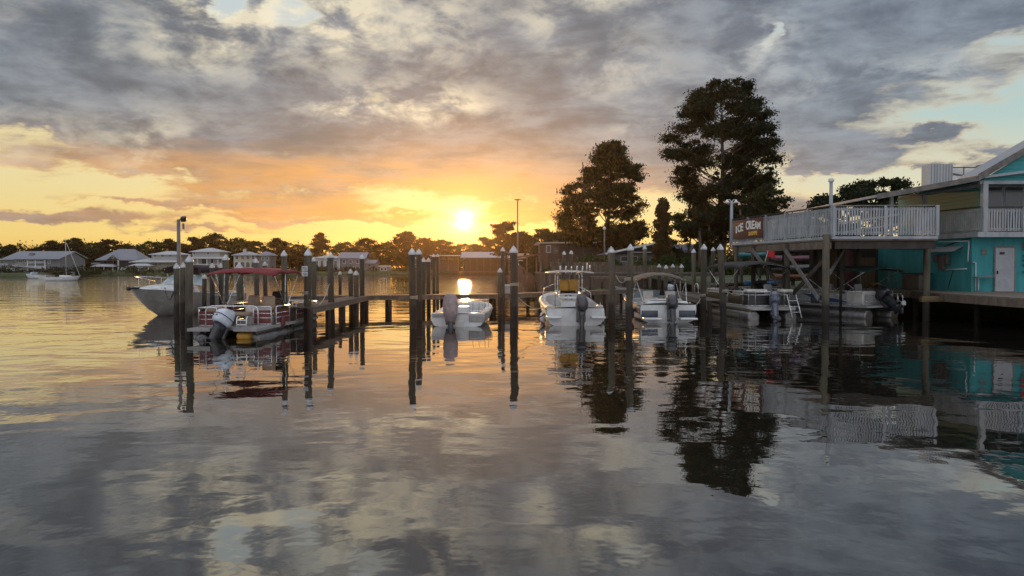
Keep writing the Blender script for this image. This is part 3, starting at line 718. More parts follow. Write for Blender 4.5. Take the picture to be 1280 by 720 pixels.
# --- red-topped pontoon boat
t = thing('pontoon_boat', 'pontoon boat with red canopy, maroon panels and white outboard, left of the finger dock', 'boat', (-10.0, 28.0, -.22), R(-3))
for s in (-1, 1): log(t, s*.92, .0, 7.4)
m = MB(); m.prism([(-1.22, -.45), (-.42, -.45), (-.42, .1), (.42, .1), (.42, -.45), (1.22, -.45), (1.25, 6.7), (.95, 7.2), (-.95, 7.2), (-1.25, 6.7)], .50, .60); m.build('deck', M['carpet'], t)
for pts in ([(-1.2, .45), (-1.2, 6.6), (-.9, 7.05), (.9, 7.05), (1.2, 6.6)], [(1.2, 6.6), (1.2, 3.9)], [(1.2, 3.1), (1.2, 1.6)], [(-1.2, .45), (-.55, .45)], [(.45, 1.35), (1.1, 1.35)]): fence(t, pts, .6, .64, 'maroon')
m = MB(); m.tube([(-.75, .0, .6), (-.75, .0, 1.2), (-.65, .0, 1.33), (-.5, .0, 1.36), (.95, .0, 1.36), (1.08, .0, 1.31), (1.12, .0, 1.2), (1.12, .0, .6)], .022, 8); m.build('rear_rail', M['tube'], t)
couch(t, -.85, 1.6, .6, 1.6, .6, 'vinyl', 'LA'); couch(t, -.85, 5.4, .6, 2.0, .6, 'vinyl', 'L'); couch(t, .85, 5.4, .6, 2.0, .6, 'vinyl', 'R'); couch(t, .55, 1.75, .95, .6, .6, 'vinylw', 'A')
m = MB(); m.rbox((-.2, .95, 1.02), (1.25, .8, .14), .06); m.build('sun_pad', M['vinyl'], t)
chair(t, .55, 2.75, .6, 'vinyl', R(8)); chair(t, -.15, 3.3, .6, 'vinyl', R(-10)); console(t, .7, 3.45, .6, 'vinyl')
bimini(t, -1.22, 1.22, 1.2, 4.7, 2.46, .11, 'red_canvas', [(2.6, 1.45), (2.6, 2.7), (2.9, 4.25)], 1.26, .12)
outboard(t, -.05, -.02, .46, 'motorwhite', R(34), R(-26), 1.06)
m = MB()
for s in (-1, 1): m.tube([(.72+s*.17, -.5, .58), (.72+s*.17, -.46, .95), (.72+s*.17, -.36, 1.02), (.72+s*.17, -.2, .98), (.72+s*.17, -.12, .6)], .02, 6)
m.box((.72, -.44, .9), (.34, .09, .03)); m.box((.72, -.44, .74), (.34, .09, .03)); m.build('boarding_ladder', M['tube'], t)
m = MB(); m.rbox((.66, -.06, .32), (.50, .4, .26), .10, Euler((.15, 0, 0))); m.build('yellow_panel', M['yellow'], t)  # yellow panel at the stern of the right tube
m = MB(); m.rbox((1.24, 2.2, .66), (.14, .30, .42), .06); m.build('fender', M['maroon'], t)
m = MB(); m.tube([(-.9, 3.9, 1.3), (-.9, 3.9, 1.95)], .014, 6); m.lathe([(.02, -.08), (.06, 0), (.02, .1)], (-.9, 3.9, 1.98), 8); m.build('stern_light', M['lamp'], t)
m = MB(); m.rbox((.55, 4.3, 1.42), (.34, .3, .22), .06); m.build('cooler', M['white'], t)

# --- black-topped pontoon boat
t = thing('pontoon_boat', 'pontoon boat with black canopy, black panels and grey-blue outboard, beside the leaning green piling', 'boat', (12.35, 38.0, 0), R(3))
for s in (-1, 1): log(t, s*.9, -.1, 7.3, .30, .13)
m = MB(); m.prism([(-1.16, .0), (-.3, .0), (-.3, .2), (.3, .2), (.3, .0), (1.16, .0), (1.2, 6.6), (.9, 7.1), (-.9, 7.1), (-1.2, 6.6)], .52, .63); m.build('deck', M['panelgrey'], t)
m = MB(); m.prism([(-1.02, -.32), (1.02, -.32), (1.08, -.02), (-1.08, -.02)], .47, .53); m.build('swim_platform', M['panelgrey'], t)
for pts in ([(-1.15, 3.0), (-1.15, .7), (-1.0, .35), (-.7, .25), (.7, .25), (1.0, .35), (1.15, .7), (1.15, 3.2)], [(-1.15, 3.7), (-1.15, 6.5), (-.85, 6.95), (.85, 6.95), (1.15, 6.5), (1.15, 3.9)]): fence(t, pts, .63, .66, 'panelblack', rails=(0, .78, 1.0), step=2.2)
m = MB(); m.rbox((-.60, .55, 1.36), (1.02, .62, .16), .07); m.rbox((.85, .55, 1.36), (.62, .62, .16), .07); m.build('rear_lounge', M['vinylw'], t)
couch(t, -.8, 1.7, .6, 1.6, .63, 'vinylg', 'LA', bh=.36); couch(t, -.8, 5.2, .6, 2.0, .63, 'vinylg', 'L'); couch(t, .8, 5.2, .6, 2.0, .63, 'vinylg', 'R')
chair(t, .45, 2.2, .63, 'vinylg', R(25)); console(t, .65, 3.2, .63, 'black', .8)
bimini(t, -1.25, 1.25, .9, 6.4, 2.50, .20, 'black_canvas', [(3.4, 1.1), (3.4, 3.6), (3.6, 6.2)], 1.3, .10, .14)
m = MB()
for s in (-1, 1): m.tube([(s*1.12, 5.2, 1.3), (s*1.06, 4.7, 2.0)], .018, 6); m.tube([(s*1.12, 4.3, 1.3), (s*1.06, 4.7, 2.0)], .018, 6)
m.build('canopy_strut', M['tube'], t)
outboard(t, .12, .0, .54, 'motorgrey', R(24), R(-16), 1.12)
m = MB()
for s in (-1, 1): m.tube([(.92+s*.22, -.08, 1.18), (.92+s*.22+.10, -.52, .12)], .026, 8)
for k in (.25, .5, .75): m.bar((.70+.1*k, -.08-.44*k, 1.18-1.06*k), (1.14+.1*k, -.08-.44*k, 1.18-1.06*k), .05, .03)
m.build('boarding_ladder', M['tube'], t)
fp = MB(); fp.tube([(.22, 1.75, 2.45), (.46, 1.75, 3.32)], .012, 6); fo = fp.build('flag_pole', M['tube'], t)
m = MB(); secs = []
for i in range(7): u = i/6; secs.append([(.40+.40*u, 1.75+.05*math.sin(u*6), 3.0+.32*k/2-.10*u*u+.05*u) for k in range(3)])
m.loft(secs, cap=False); secs2 = [[(a, b+.012, c) for a, b, c in q] for q in secs]; m.loft(secs2, cap=False); m.build('flag', M['flag'], fo)

# --- green-topped pontoon boat
t = thing('pontoon_boat', 'pale pontoon boat with dark green canopy, blue side graphic and tilted black outboard', 'boat', (18.2, 39.3, 0), R(25))
for s in (-1, 1): log(t, s*.88, .0, 7.4, .30, .12)
m = MB(); m.prism([(-1.15, -.1), (1.15, -.1), (1.2, 6.7), (.9, 7.2), (-.9, 7.2), (-1.2, 6.7)], .52, .62); m.build('deck', M['panelgrey'], t)
for pts in ([(-1.15, 2.9), (-1.15, .35), (1.15, .35), (1.15, 3.2)], [(-1.15, 3.5), (-1.15, 6.6), (-.85, 7.05), (.85, 7.05), (1.15, 6.6), (1.15, 3.8)]): fence(t, pts, .62, .66, 'panelgrey', rails=(0, .25, .7, 1.0), step=1.9)
m = MB()
m.prism([(-.2, 0), (1.5, 0), (2.6, .22), (3.2, .40), (2.1, .34), (.9, .16)], -.006, .006, Matrix.Translation((-1.172, .95, .74)) @ Matrix(((0, 0, 1, 0), (1, 0, 0, 0), (0, 1, 0, 0), (0, 0, 0, 1)))); m.build('side_graphic', M['decal'], t)
m = MB(); m.rbox((-1.12, .62, .98), (.14, 1.0, .62), .05); m.rbox((-.6, .55, 1.22), (1.0, .55, .22), .06); m.build('stern_bench', M['vinylw'], t)
couch(t, -.75, 2.0, .6, 1.5, .62, 'vinylg', 'L'); couch(t, -.75, 5.2, .6, 2.2, .62, 'vinylg', 'L'); couch(t, .75, 5.2, .6, 2.2, .62, 'vinylg', 'R')
chair(t, .45, 2.1, .62, 'vinylg', 0); chair(t, -.2, 3.3, .62, 'vinylg', R(30)); console(t, .6, 3.0, .62, 'black')
bimini(t, -1.15, 1.15, -.3, 4.6, 2.36, .13, 'green_canvas', [(2.0, .0), (2.3, 2.3), (2.6, 4.4)], 1.28, .08, .12)
outboard(t, .1, .0, .72, 'motorblack', R(52), 0, 1.12, whiteprop=True)
m = MB()
for s in (-1, 1): m.tube([(.8+s*.17, -.4, .2), (.8+s*.17, -.38, 1.05), (.8+s*.17, -.28, 1.2), (.8+s*.17, -.1, 1.2), (.8+s*.17, -.02, .6)], .02, 8)
m.box((.8, -.39, .45), (.34, .06, .03)); m.box((.8, -.39, .72), (.34, .06, .03)); m.build('boarding_ladder', M['tube'], t)

# --- small skiff by the sun
t = thing('skiff', 'small pale open skiff with a cloth-covered outboard, below the setting sun', 'boat', (-2.3, 33.6, 0), R(-5))
st = stations(5.0, 2.3, .52, .88, .05, -.18, full=.55); hull(t, st, 'gelcoat')
decking(t, st, .28, .16, .75, 4.0, 'gelcoat', cam=.03); rub_rail(t, st, 'gelgrey'); cleats(t, [(-.95, .3, .58), (.95, .3, .58)])
m = MB()
for s in (-1, 1): m.rbox((s*.80, .33, .44), (.66, .66, .26), .05); 
m.build('stern_locker', M['gelcoat'], t)
m = MB(); m.rbox((.80, -.02, .34), (.62, .05, .30), .02); m.build('transom_plate', M['vinylg'], t)
m = MB(); m.rbox((0, 2.2, .42), (1.6, .36, .10), .03); m.rbox((0, 3.5, .46), (1.2, .4, .1), .03); m.build('thwart', M['gelcoat'], t)
m = MB()
for x, y in ((.35, 2.2), (.55, 2.8), (.86, 2.4), (.95, 3.0)): m.tube([(x, y, .45), (x+.02, y, 1.12)], .012, 5)
m.build('fishing_rod', M['steel'], t)
m = MB(); m.rbox((.05, 1.5, .48), (.5, .45, .60), .04); m.build('helm_console', M['gelcoat'], t)
outboard(t, -.30, .02, .46, 'motorcover', R(12), R(10), 1.18, cover=True)

# --- centre console with T-top
t = thing('centre_console_boat', 'white centre-console boat with pale T-top, rod holders and yellow cushions', 'boat', (2.72, 34.2, 0), R(2))
st = stations(7.2, 2.55, .74, 1.25, .08, -.4, full=.5); hull(t, st, 'gelcoat')
decking(t, st, .30, .35, .55, 5.6, 'gelcoat'); rub_rail(t, st); cleats(t, [(-1.08, .9, .79), (1.08, .9, .79), (-1.08, 3.4, .9), (1.08, 3.4, .9)])
m = MB(); m.rbox((-.25, .32, .58), (1.3, .10, .42), .04); m.build('splash_well', M['black'], t)
for s in (-1, 1): m = MB(); m.rbox((s*.95, -.16, .36), (.62, .42, .10), .04); m.build('swim_step', M['gelcoat'], t)
m = MB()
for s in (-1, 1): m.rbox((s*1.1, .05, .62), (.1, .06, .22), .02)
m.build('tail_light', M['steel'], t)
for s in (-1, 1): m = MB(); m.rbox((s*1.08, .28, .80), (.26, .42, .14), .05); m.build('stern_pad', M['vinylw'], t)
console(t, 0, 3.2, .35, 'gelcoat', .9)
lp = MB(); lp.tube([(-.58, 1.9, .35), (-.58, 1.9, 1.12), (-.50, 1.9, 1.24), (-.38, 1.9, 1.28), (.38, 1.9, 1.28), (.50, 1.9, 1.24), (.58, 1.9, 1.12), (.58, 1.9, .35)], .03, 8); lp.rbox((0, 2.0, 1.12), (1.0, .36, .12), .04)
for i in range(4): lp.tube([(-.36+.24*i, 1.82, .98), (-.36+.24*i, 1.78, 1.22)], .028, 6)
lp.rbox((0, 2.05, .72), (.92, .3, .6), .04); lp.build('leaning_post', M['gelcoat'], t)
m = MB()
for s in (-1, 1):
    for y in (2.3, 3.5): m.tube([(s*.56, y+.1*(y-3), .35), (s*.56, y, 2.1), (s*.5, y, 2.25)], .026, 8)
    m.tube([(s*.56, 2.3, 1.3), (s*.56, 3.5, 1.3)], .02, 6); m.tube([(s*.5, 2.2, 2.25), (s*.5, 3.6, 2.25)], .024, 6)
m.build('ttop_frame', M['tube'], t)
m = MB(); secs = []
for i in range(7):
    y = 1.75+2.1*i/6; secs.append([(x, y, 2.27+.10*(1-(x/1.02)**2)) for x in (-1.02, -.7, -.35, 0, .35, .7, 1.02)]+[(x, y, 2.22+.08*(1-(x/1.02)**2)) for x in (1.02, .7, .35, 0, -.35, -.7, -1.02)])
m.loft(secs, closed=True); m.build('hardtop', M['vinylw'], t)
m = MB()
for i in range(5): m.tube([(-.5+.25*i, 1.78, 2.18), (-.5+.25*i, 1.62, 2.55)], .028, 7)
m.tube([(-.6, 1.72, 2.3), (.6, 1.72, 2.3)], .02, 6)
m.build('rod_holder', M['tube'], t)
m = MB(); m.tube([(.75, 2.2, 2.3), (.78, 2.2, 2.72)], .02, 6); m.tube([(.95, 2.6, 2.3), (.95, 2.6, 2.6)], .03, 6); m.build('antenna', M['tube'], t)
m = MB(); m.rbox((-.24, 2.55, 1.68), (.42, .22, .52), .05); m.rbox((.20, 2.55, 1.68), (.44, .22, .52), .05); m.build('yellow_cushion', M['yellow'], t)
m = MB()
for s in (-1, 1): m.lathe([(.03, -.05), (.08, 0), (.03, .05)], (s*.62, 2.28, 1.42), 8)
m.build('deck_light', M['lamp'], t)
m = MB()
for s in (-1, 1): m.tube([(s*1.15, 3.6, .98), (s*1.12, 3.6, 1.3), (s*.95, 5.2, 1.48), (s*.4, 6.8, 1.62), (0, 7.0, 1.62)], .018, 6)
m.build('bow_rail', M['tube'], t)
outboard(t, .22, -.04, .52, 'motorblack', R(6), 0, 1.15, band=False)
m = MB(); m.tube([(-1.3, .3, .5), (-1.62, .2, .28), (-1.3, .15, .02)], .045, 6); m.build('boat_hook', M['maroon'], t)

def fender(parent, x, y, z, mat='white'):
    m = MB(); m.lathe([(.02, -.26), (.09, -.2), (.11, -.08), (.11, .12), (.08, .22), (.02, .27)], (x, y, z), 10); m.tube([(x, y, z+.26), (x*.93, y, z+.62)], .01, 5); m.build('fender', M[mat], parent)
fender(t, -1.36, .9, .26); fender(t, 1.38, 1.6, .30)
# --- bowrider with tan bimini
t = thing('runabout', 'white runabout with dark blue transom stripe and tan arched bimini', 'boat', (7.05, 36.0, 0), R(2))
st = stations(6.4, 2.6, .80, 1.15, .10, -.4, full=.5); hull(t, st, 'gelcoat')
decking(t, st, .30, .35, .95, 4.9, 'gelcoat', cam=.10); rub_rail(t, st, 'navy'); cleats(t, [(-1.1, .5, .84), (1.1, .5, .84)])
m = MB()
for s in (-1, 1): m.rbox((s*.85, .0, .40), (.74, .06, .30), .02)
for s in (-1, 1): m.bar((s*1.285, .15, .52), (s*1.30, 3.4, .62), .03, .24)
m.build('hull_stripe', M['navy'], t)
for s in (-1, 1): m = MB(); m.rbox((s*.8, -.30, .20), (.78, .56, .09), .03); m.build('swim_platform', M['gelcoat'], t)
m = MB(); m.loft([[(-1.15, .75, .86), (-.6, .75, .98), (.6, .75, .98), (1.15, .75, .86)], [(-1.12, 1.3, .88), (-.6, 1.3, 1.0), (.6, 1.3, 1.0), (1.12, 1.3, .88)]], cap=False); m.rbox((0, .55, .88), (1.9, .7, .16), .07); m.build('sun_pad', M['gelcoat'], t)
fender(t, -1.40, 1.4, .36, 'navy'); fender(t, 1.40, 1.2, .34, 'navy'); chair(t, -.5, 2.3, .35, 'vinylw', 0); chair(t, .55, 2.3, .35, 'vinylw', 0); couch(t, 0, 1.35, 1.8, .5, .35, 'vinylw', 'A')
console(t, .55, 3.1, .2, 'gelcoat', .7)
m = MB()
for k in (0, .012): m.loft([[(-1.08, 2.9+k, .98), (-.85, 3.35+k, 1.0), (0, 3.5+k, 1.02), (.85, 3.35+k, 1.0), (1.08, 2.9+k, .98)], [(-1.0, 2.65+k, 1.32), (-.78, 3.05+k, 1.36), (0, 3.2+k, 1.38), (.78, 3.05+k, 1.36), (1.0, 2.65+k, 1.32)]], cap=False)
m.build('windscreen', M['paleglass'], t)
bimini(t, -1.2, 1.2, 1.5, 3.7, 1.88, .30, 'tan_canvas', [(2.6, 1.62), (2.6, 2.6), (2.6, 3.58)], .9, .06, .14)
m = MB()
for s in (-1, 1): m.tube([(s*1.17, 1.62, 1.92), (s*1.0, .7, .92)], .016, 6); m.tube([(s*1.17, 3.5, 1.92), (s*1.1, 4.4, 1.0)], .016, 6)
m.build('canopy_strut', M['tube'], t)
outboard(t, .12, -.02, .42, 'motorblack', R(20), R(-6), 1.15, band=False)

# --- cabin cruiser
t = thing('cabin_cruiser', 'white and grey cabin cruiser with its bow to the left and a dark cockpit canopy', 'boat', (-16.75, 47.0, 0), R(165))
st = stations(7.6, 2.7, 1.0, 1.42, .12, -.45, full=.60, fl=.62); hull(t, st, 'gelgrey', rake=1.15)
dk = decking(t, st, .28, .5, .6, 4.2, 'gelcoat', cam=.12)
m = MB(); m.loft([[(-1.2, 4.1, 1.16), (-1.0, 4.1, 1.5), (0, 4.1, 1.62), (1.0, 4.1, 1.5), (1.2, 4.1, 1.16)], [(-1.1, 5.0, 1.22), (-.9, 5.0, 1.54), (0, 5.0, 1.66), (.9, 5.0, 1.54), (1.1, 5.0, 1.22)], [(-.85, 6.0, 1.30), (-.6, 6.0, 1.54), (0, 6.0, 1.62), (.6, 6.0, 1.54), (.85, 6.0, 1.30)], [(-.40, 6.9, 1.38), (-.3, 6.9, 1.46), (0, 6.9, 1.50), (.3, 6.9, 1.46), (.40, 6.9, 1.38)]]); m.build('cabin_trunk', M['gelcoat'], t)
m = MB()
for s in (-1, 1): m.rbox((s*1.02, 5.0, 1.40), (.05, .9, .14), .02, Euler((0, s*-.5, s*.2)))
m.build('cabin_window', M['glass'], t)
m = MB()
for k in (0, .015): m.loft([[(-1.12, 3.7+k, 1.5), (-.8, 4.6+k, 1.62), (0, 4.85+k, 1.66), (.8, 4.6+k, 1.62), (1.12, 3.7+k, 1.5)], [(-1.0, 3.4+k, 2.0), (-.68, 3.95+k, 2.06), (0, 4.1+k, 2.1), (.68, 3.95+k, 2.06), (1.0, 3.4+k, 2.0)]], cap=False)
w = m.build('windscreen', M['paleglass'], t)
m = MB(); m.tube([(-1.0, 3.4, 2.0), (-.68, 3.95, 2.06), (0, 4.1, 2.1), (.68, 3.95, 2.06), (1.0, 3.4, 2.0)], .025, 6)
for x, y, z, a, b_, c in ((-.8, 4.6, 1.62, -.68, 3.95, 2.06), (.8, 4.6, 1.62, .68, 3.95, 2.06), (0, 4.85, 1.66, 0, 4.1, 2.1)): m.tube([(x, y, z), (a, b_, c)], .02, 6)
m.build('windscreen_frame', M['tube'], w)
m = MB(); secs = []
for i in range(6):
    y = 1.1+2.9*i/5; z = 2.38+.14*math.sin(i/5*2.2); secs.append([(-1.12, y, z-.32), (-1.05, y, z), (-.5, y, z+.10), (0, y, z+.13), (.5, y, z+.10), (1.05, y, z), (1.12, y, z-.32), (1.06, y, z-.32), (1.0, y, z-.03), (0, y, z+.09), (-1.0, y, z-.03), (-1.06, y, z-.32)])
m.loft(secs, closed=True); m.build('canopy', M['plum_canvas'], t)
m = MB()
for s in (-1, 1):
    for y, b_ in ((1.2, 1.6), (2.6, 2.2), (3.8, 3.5)): m.tube([(s*1.12, b_, 1.1), (s*1.08, y, 2.15)], .016, 6)
m.build('canopy_frame', M['tube'], t)
m = MB()
for s in (-1, 1):
    m.tube([(s*1.2, 4.6, 1.25), (s*1.15, 4.7, 1.75), (s*.9, 5.9, 1.92), (s*.46, 7.0, 2.02), (0, 7.6, 2.05)], .014, 6)
    for y, hb, z in ((5.3, 1.02, 1.84), (6.5, .68, 1.97)): m.tube([(s*hb, y, 1.28), (s*hb, y, z)], .010, 6)
m.build('bow_rail', M['tube'], t)
m = MB(); m.rbox((0, 7.6, 1.46), (.34, .8, .10), .03); m.lathe([(.10, -.06), (.10, .06)], (0, 8.0, 1.44), 10, Euler((0, R(90), 0))); m.build('anchor_pulpit', M['black'], t)
m = MB(); m.tube([(0, 5.9, 1.5), (0, 5.9, 1.95)], .03, 6); m.rbox((0, 5.9, 2.0), (.16, .2, .18), .05); m.build('searchlight', M['steel'], t)
m = MB()
for s in (-1, 1): m.bar((s*1.375, .3, .88), (s*1.36, 3.2, .98), .03, .05)
m.build('rub_rail', M['white'], t)
rope('dark bow line drooping from the cruiser to the thin piling', (-17.9, 41.2, 1.55), pp(1, 1.28, -.1, -.1), .45, .03).data.materials[0] = M['black']

# --- boats farther off
p = at(79, 351, 147)
t = thing('sailboat', 'small white sailboat with bare mast anchored off the large grey-roofed house', 'boat', (p.x, 147, 0), R(-62))
st = stations(5.6, 1.9, .62, .85, .05, -.3, full=.45); hull(t, st, 'gelcoat'); decking(t, st, .3, .3, .7, 2.0, 'gelcoat')
for v in t.children: v.location.y = -2.8
m = MB(); m.loft([[(-.6, -.6, .72), (-.45, -.6, 1.05), (.45, -.6, 1.05), (.6, -.6, .72)], [(-.35, 1.4, .78), (-.25, 1.3, .98), (.25, 1.3, .98), (.35, 1.4, .78)]]); m.build('cabin_trunk', M['gelcoat'], t)
m = MB(); m.tube([(0, .5, .9), (0, .45, 7.6)], .065, 8); m.build('mast', M['slat'], t)
m = MB(); m.tube([(0, 2.7, .95), (0, .62, 6.9)], [.085, .05], 8); m.build('furled_sail', M['slat'], t)
m = MB(); m.tube([(0, .4, 1.7), (0, -2.1, 1.75)], .09, 8); m.build('boom', M['plum_canvas'], t)
p = at(43, 348, 176)
t = thing('motor_launch', 'small white motor launch moored left of the sailboat', 'boat', (p.x, 176, 0), R(70))
st = stations(4.8, 1.9, .7, 1.0, .05, -.3, full=.45); hull(t, st, 'gelcoat'); decking(t, st, .3, .3, .7, 2.4, 'gelcoat')
for v in t.children: v.location.y = -2.4
m = MB(); m.loft([[(-.75, -.1, .85), (-.6, -.2, 1.45), (.6, -.2, 1.45), (.75, -.1, .85)], [(-.6, 1.0, .9), (-.45, .5, 1.4), (.45, .5, 1.4), (.6, 1.0, .9)]]); m.build('windscreen', M['paleglass'], t)
p = at(66, 345, 196)
t = thing('rowing_boat', 'small pinkish rowing boat at the foot of the large grey-roofed house', 'boat', (p.x, 196, 0), R(80))
st = stations(3.6, 1.4, .5, .75, .05, -.2, full=.45); hull(t, st, 'motorcover'); decking(t, st, .12, .15, .3, 3.0, 'motorcover')
p = at(817, 357, 60)
t = thing('skiff', 'little white skiff lying behind the walkway, under the four low pilings', 'boat', (p.x+1.6, 62.5, 0), R(75))
st = stations(4.2, 1.7, .62, .95, .05, -.3, full=.45); hull(t, st, 'gelcoat'); decking(t, st, .25, .3, .6, 3.2, 'gelcoat')
m = MB(); m.rbox((0, 1.6, .62), (1.3, .35, .08), .02); m.build('thwart', M['vinyl'], t)
outboard(t, 0, .0, .6, 'motorwhite', R(5), 0, .8)
# ---------------------------------------------------------------- boardwalk, raised deck and teal shop
t = thing('boardwalk', 'broad low boardwalk along the teal shop at the right edge', 'boardwalk', (19.8, 8, 0))
def rel(pts, o=(19.8, 8)): return [(x-o[0], y-o[1]) for x, y in pts]
poly = rel([(19.8, 8), (60, 8), (60, 50.3), (13.6, 50.3), (13.9, 48.6), (18.3, 47.2), (20.55, 41.2), (19.8, 37.4)])
m = MB(); m.prism(poly, 1.24, 1.30); m.build('deck_boards', M['woody'], t)
for a, b_ in zip([poly[0]]+poly[4:-1], [poly[-1]]+poly[5:]):
    m = MB(); m.bar((*a, 1.08), (*b_, 1.08), .07, .31); m.build('fascia', M['beam'], t)
m = MB(); m.rbox((-.35, 29.1, 1.02), (1.0, .3, .26), .02); m.build('timber_end', M['yellowbeam'], t)
for y in (4, 8, 12, 16, 20, 24, 28.6):
    for dx in (1.5, 4.5): m = MB(); m.tube([(dx, y, -2), (dx, y, 1.2)], .13, 10); m.build('support_post', M['pile'], t)
for x, y in ((.9, 33.0), (-.9, 38.2), (-5.2, 40.4)): m = MB(); m.tube([(x, y, -2), (x, y, 1.2)], .13, 10); m.build('support_post', M['pile'], t)

def railing(parent, p0, p1, z0, z1, sp=.125, w=.07, posts=2.0, cap='beamd', mat='slat', name='slat_panel', tilt=0):
    A, B = Vector((*p0, 0)), Vector((*p1, 0)); d = B-A; L = d.length; q = d.to_track_quat('X', 'Z'); rnd = random.Random(int(L*77))
    m = MB(); n = int(L/sp)
    for i in range(n+1):
        c = A.lerp(B, i/n); m.box(c+Vector((0, 0, (z0+z1)/2-.03)), (w, .03, z1-z0-.1), Euler((0, rnd.uniform(-.022, .022), q.to_euler().z)))
    nv = Vector((-d.y, d.x, 0)).normalized()*.035
    for z in (z0+.14, z1-.16): m.bar(A+nv+Vector((0, 0, z)), B+nv+Vector((0, 0, z)), .04, .09)
    m.build(name, M[mat], parent)
    m = MB(); m.bar(A+Vector((0, 0, z1)), B+Vector((0, 0, z1)), .15, .05); m.build('top_rail', M[cap], parent)
    k = max(1, round(L/posts))
    for i in range(k+1):
        c = A.lerp(B, i/k)-nv*1.8; m = MB(); m.box(c+Vector((0, 0, (z0+z1)/2)), (.10, .10, z1-z0+.02), Euler((0, 0, q.to_euler().z))); m.build('rail_post', M[mat], parent)

DO = Vector((14.4, 36.0, 0))
t = thing('raised_deck', 'tall timber deck on posts with a white slatted railing, joined to the teal shop', 'deck', DO)
def d2(x, y): return (x-DO.x, y-DO.y)
poly = [d2(12.75, 46.5), d2(14.4, 36.0), d2(19.0, 35.75), d2(19.35, 38.2), d2(19.7, 44), d2(19.9, 48), d2(19.9, 50), d2(13.9, 50)]
m = MB(); m.prism(poly, 3.70, 3.82); m.build('deck_boards', M['woody'], t)
for k, (a, b_) in enumerate(zip(poly, poly[1:4]+[])):
    m = MB(); m.bar((*a, 3.83), (*b_, 3.83), .05, .12); m.build('white_trim', M['slat'], t)
for a, b_, w in ((poly[0], poly[1], .16), (poly[1], poly[2], .14)):
    m = MB(); A_, B_ = Vector((*a, 3.50)), Vector((*b_, 3.50)); n_ = (B_-A_).normalized(); m.bar(A_+Vector((.16, .16, 0)), B_+Vector((-.05, .16, 0)), w, .34); m.build('edge_beam', M['beam' if w > .15 else 'beamd'], t)
for k in range(9):
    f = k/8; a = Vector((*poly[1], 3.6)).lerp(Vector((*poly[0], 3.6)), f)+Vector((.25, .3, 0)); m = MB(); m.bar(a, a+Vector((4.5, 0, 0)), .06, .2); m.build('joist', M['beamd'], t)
railing(t, (poly[0][0]+.06, poly[0][1]), (poly[1][0]+.06, poly[1][1]+.06), 3.92, 5.26, .135, .062)
railing(t, (poly[1][0]+.06, poly[1][1]+.06), (poly[2][0]-.04, poly[2][1]+.06), 3.92, 5.26, .118, .072, cap='steel')
railing(t, (poly[2][0]-.04, poly[2][1]+.06), (poly[3][0]-.04, poly[3][1]), 3.92, 5.26)
railing(t, d2(14.1, 49.8), (poly[6][0]-.2, poly[6][1]-.2), 3.92, 5.2, .16, .07)
m = MB(); m.bar((.9, 1.5, 4.55), (4.3, 2.6, 5.05), .05, .08); m.bar((.9, 1.5, 4.1), (4.3, 2.6, 4.6), .05, .08); m.build('stair_rail', M['slat'], t)
posts = [((14.16, 36.1), .155, 3.98), ((13.72, 39.9), .14, 3.66), ((13.18, 43.7), .13, 3.66), ((12.86, 45.9), .12, 3.66), ((19.25, 37.15), .15, 3.70), ((16.6, 40.2), .13, 3.6), ((16.9, 44.6), .13, 3.6), ((19.0, 43.8), .13, 3.6), ((16.2, 47.6), .13, 3.6)]
for (x, y), r_, z in posts:
    m = MB(); m.tube([(x-DO.x, y-DO.y, -2), (x-DO.x, y-DO.y, z)], [r_*1.05, r_], 12); m.build('support_post', M['pile'], t)
def br(a, b_, mat, off):
    m = MB(); m.bar((a[0]-DO.x+off, a[1]-DO.y, a[2]), (b_[0]-DO.x+off, b_[1]-DO.y, b_[2]), .06, .2); m.build('cross_brace', M[mat], t)
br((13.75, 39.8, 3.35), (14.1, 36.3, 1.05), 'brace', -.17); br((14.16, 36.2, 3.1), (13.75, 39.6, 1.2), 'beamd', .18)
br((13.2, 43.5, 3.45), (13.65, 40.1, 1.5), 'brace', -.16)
br((14.3, 36.3, 2.2), (16.5, 40.0, 3.4), 'brace', .1)
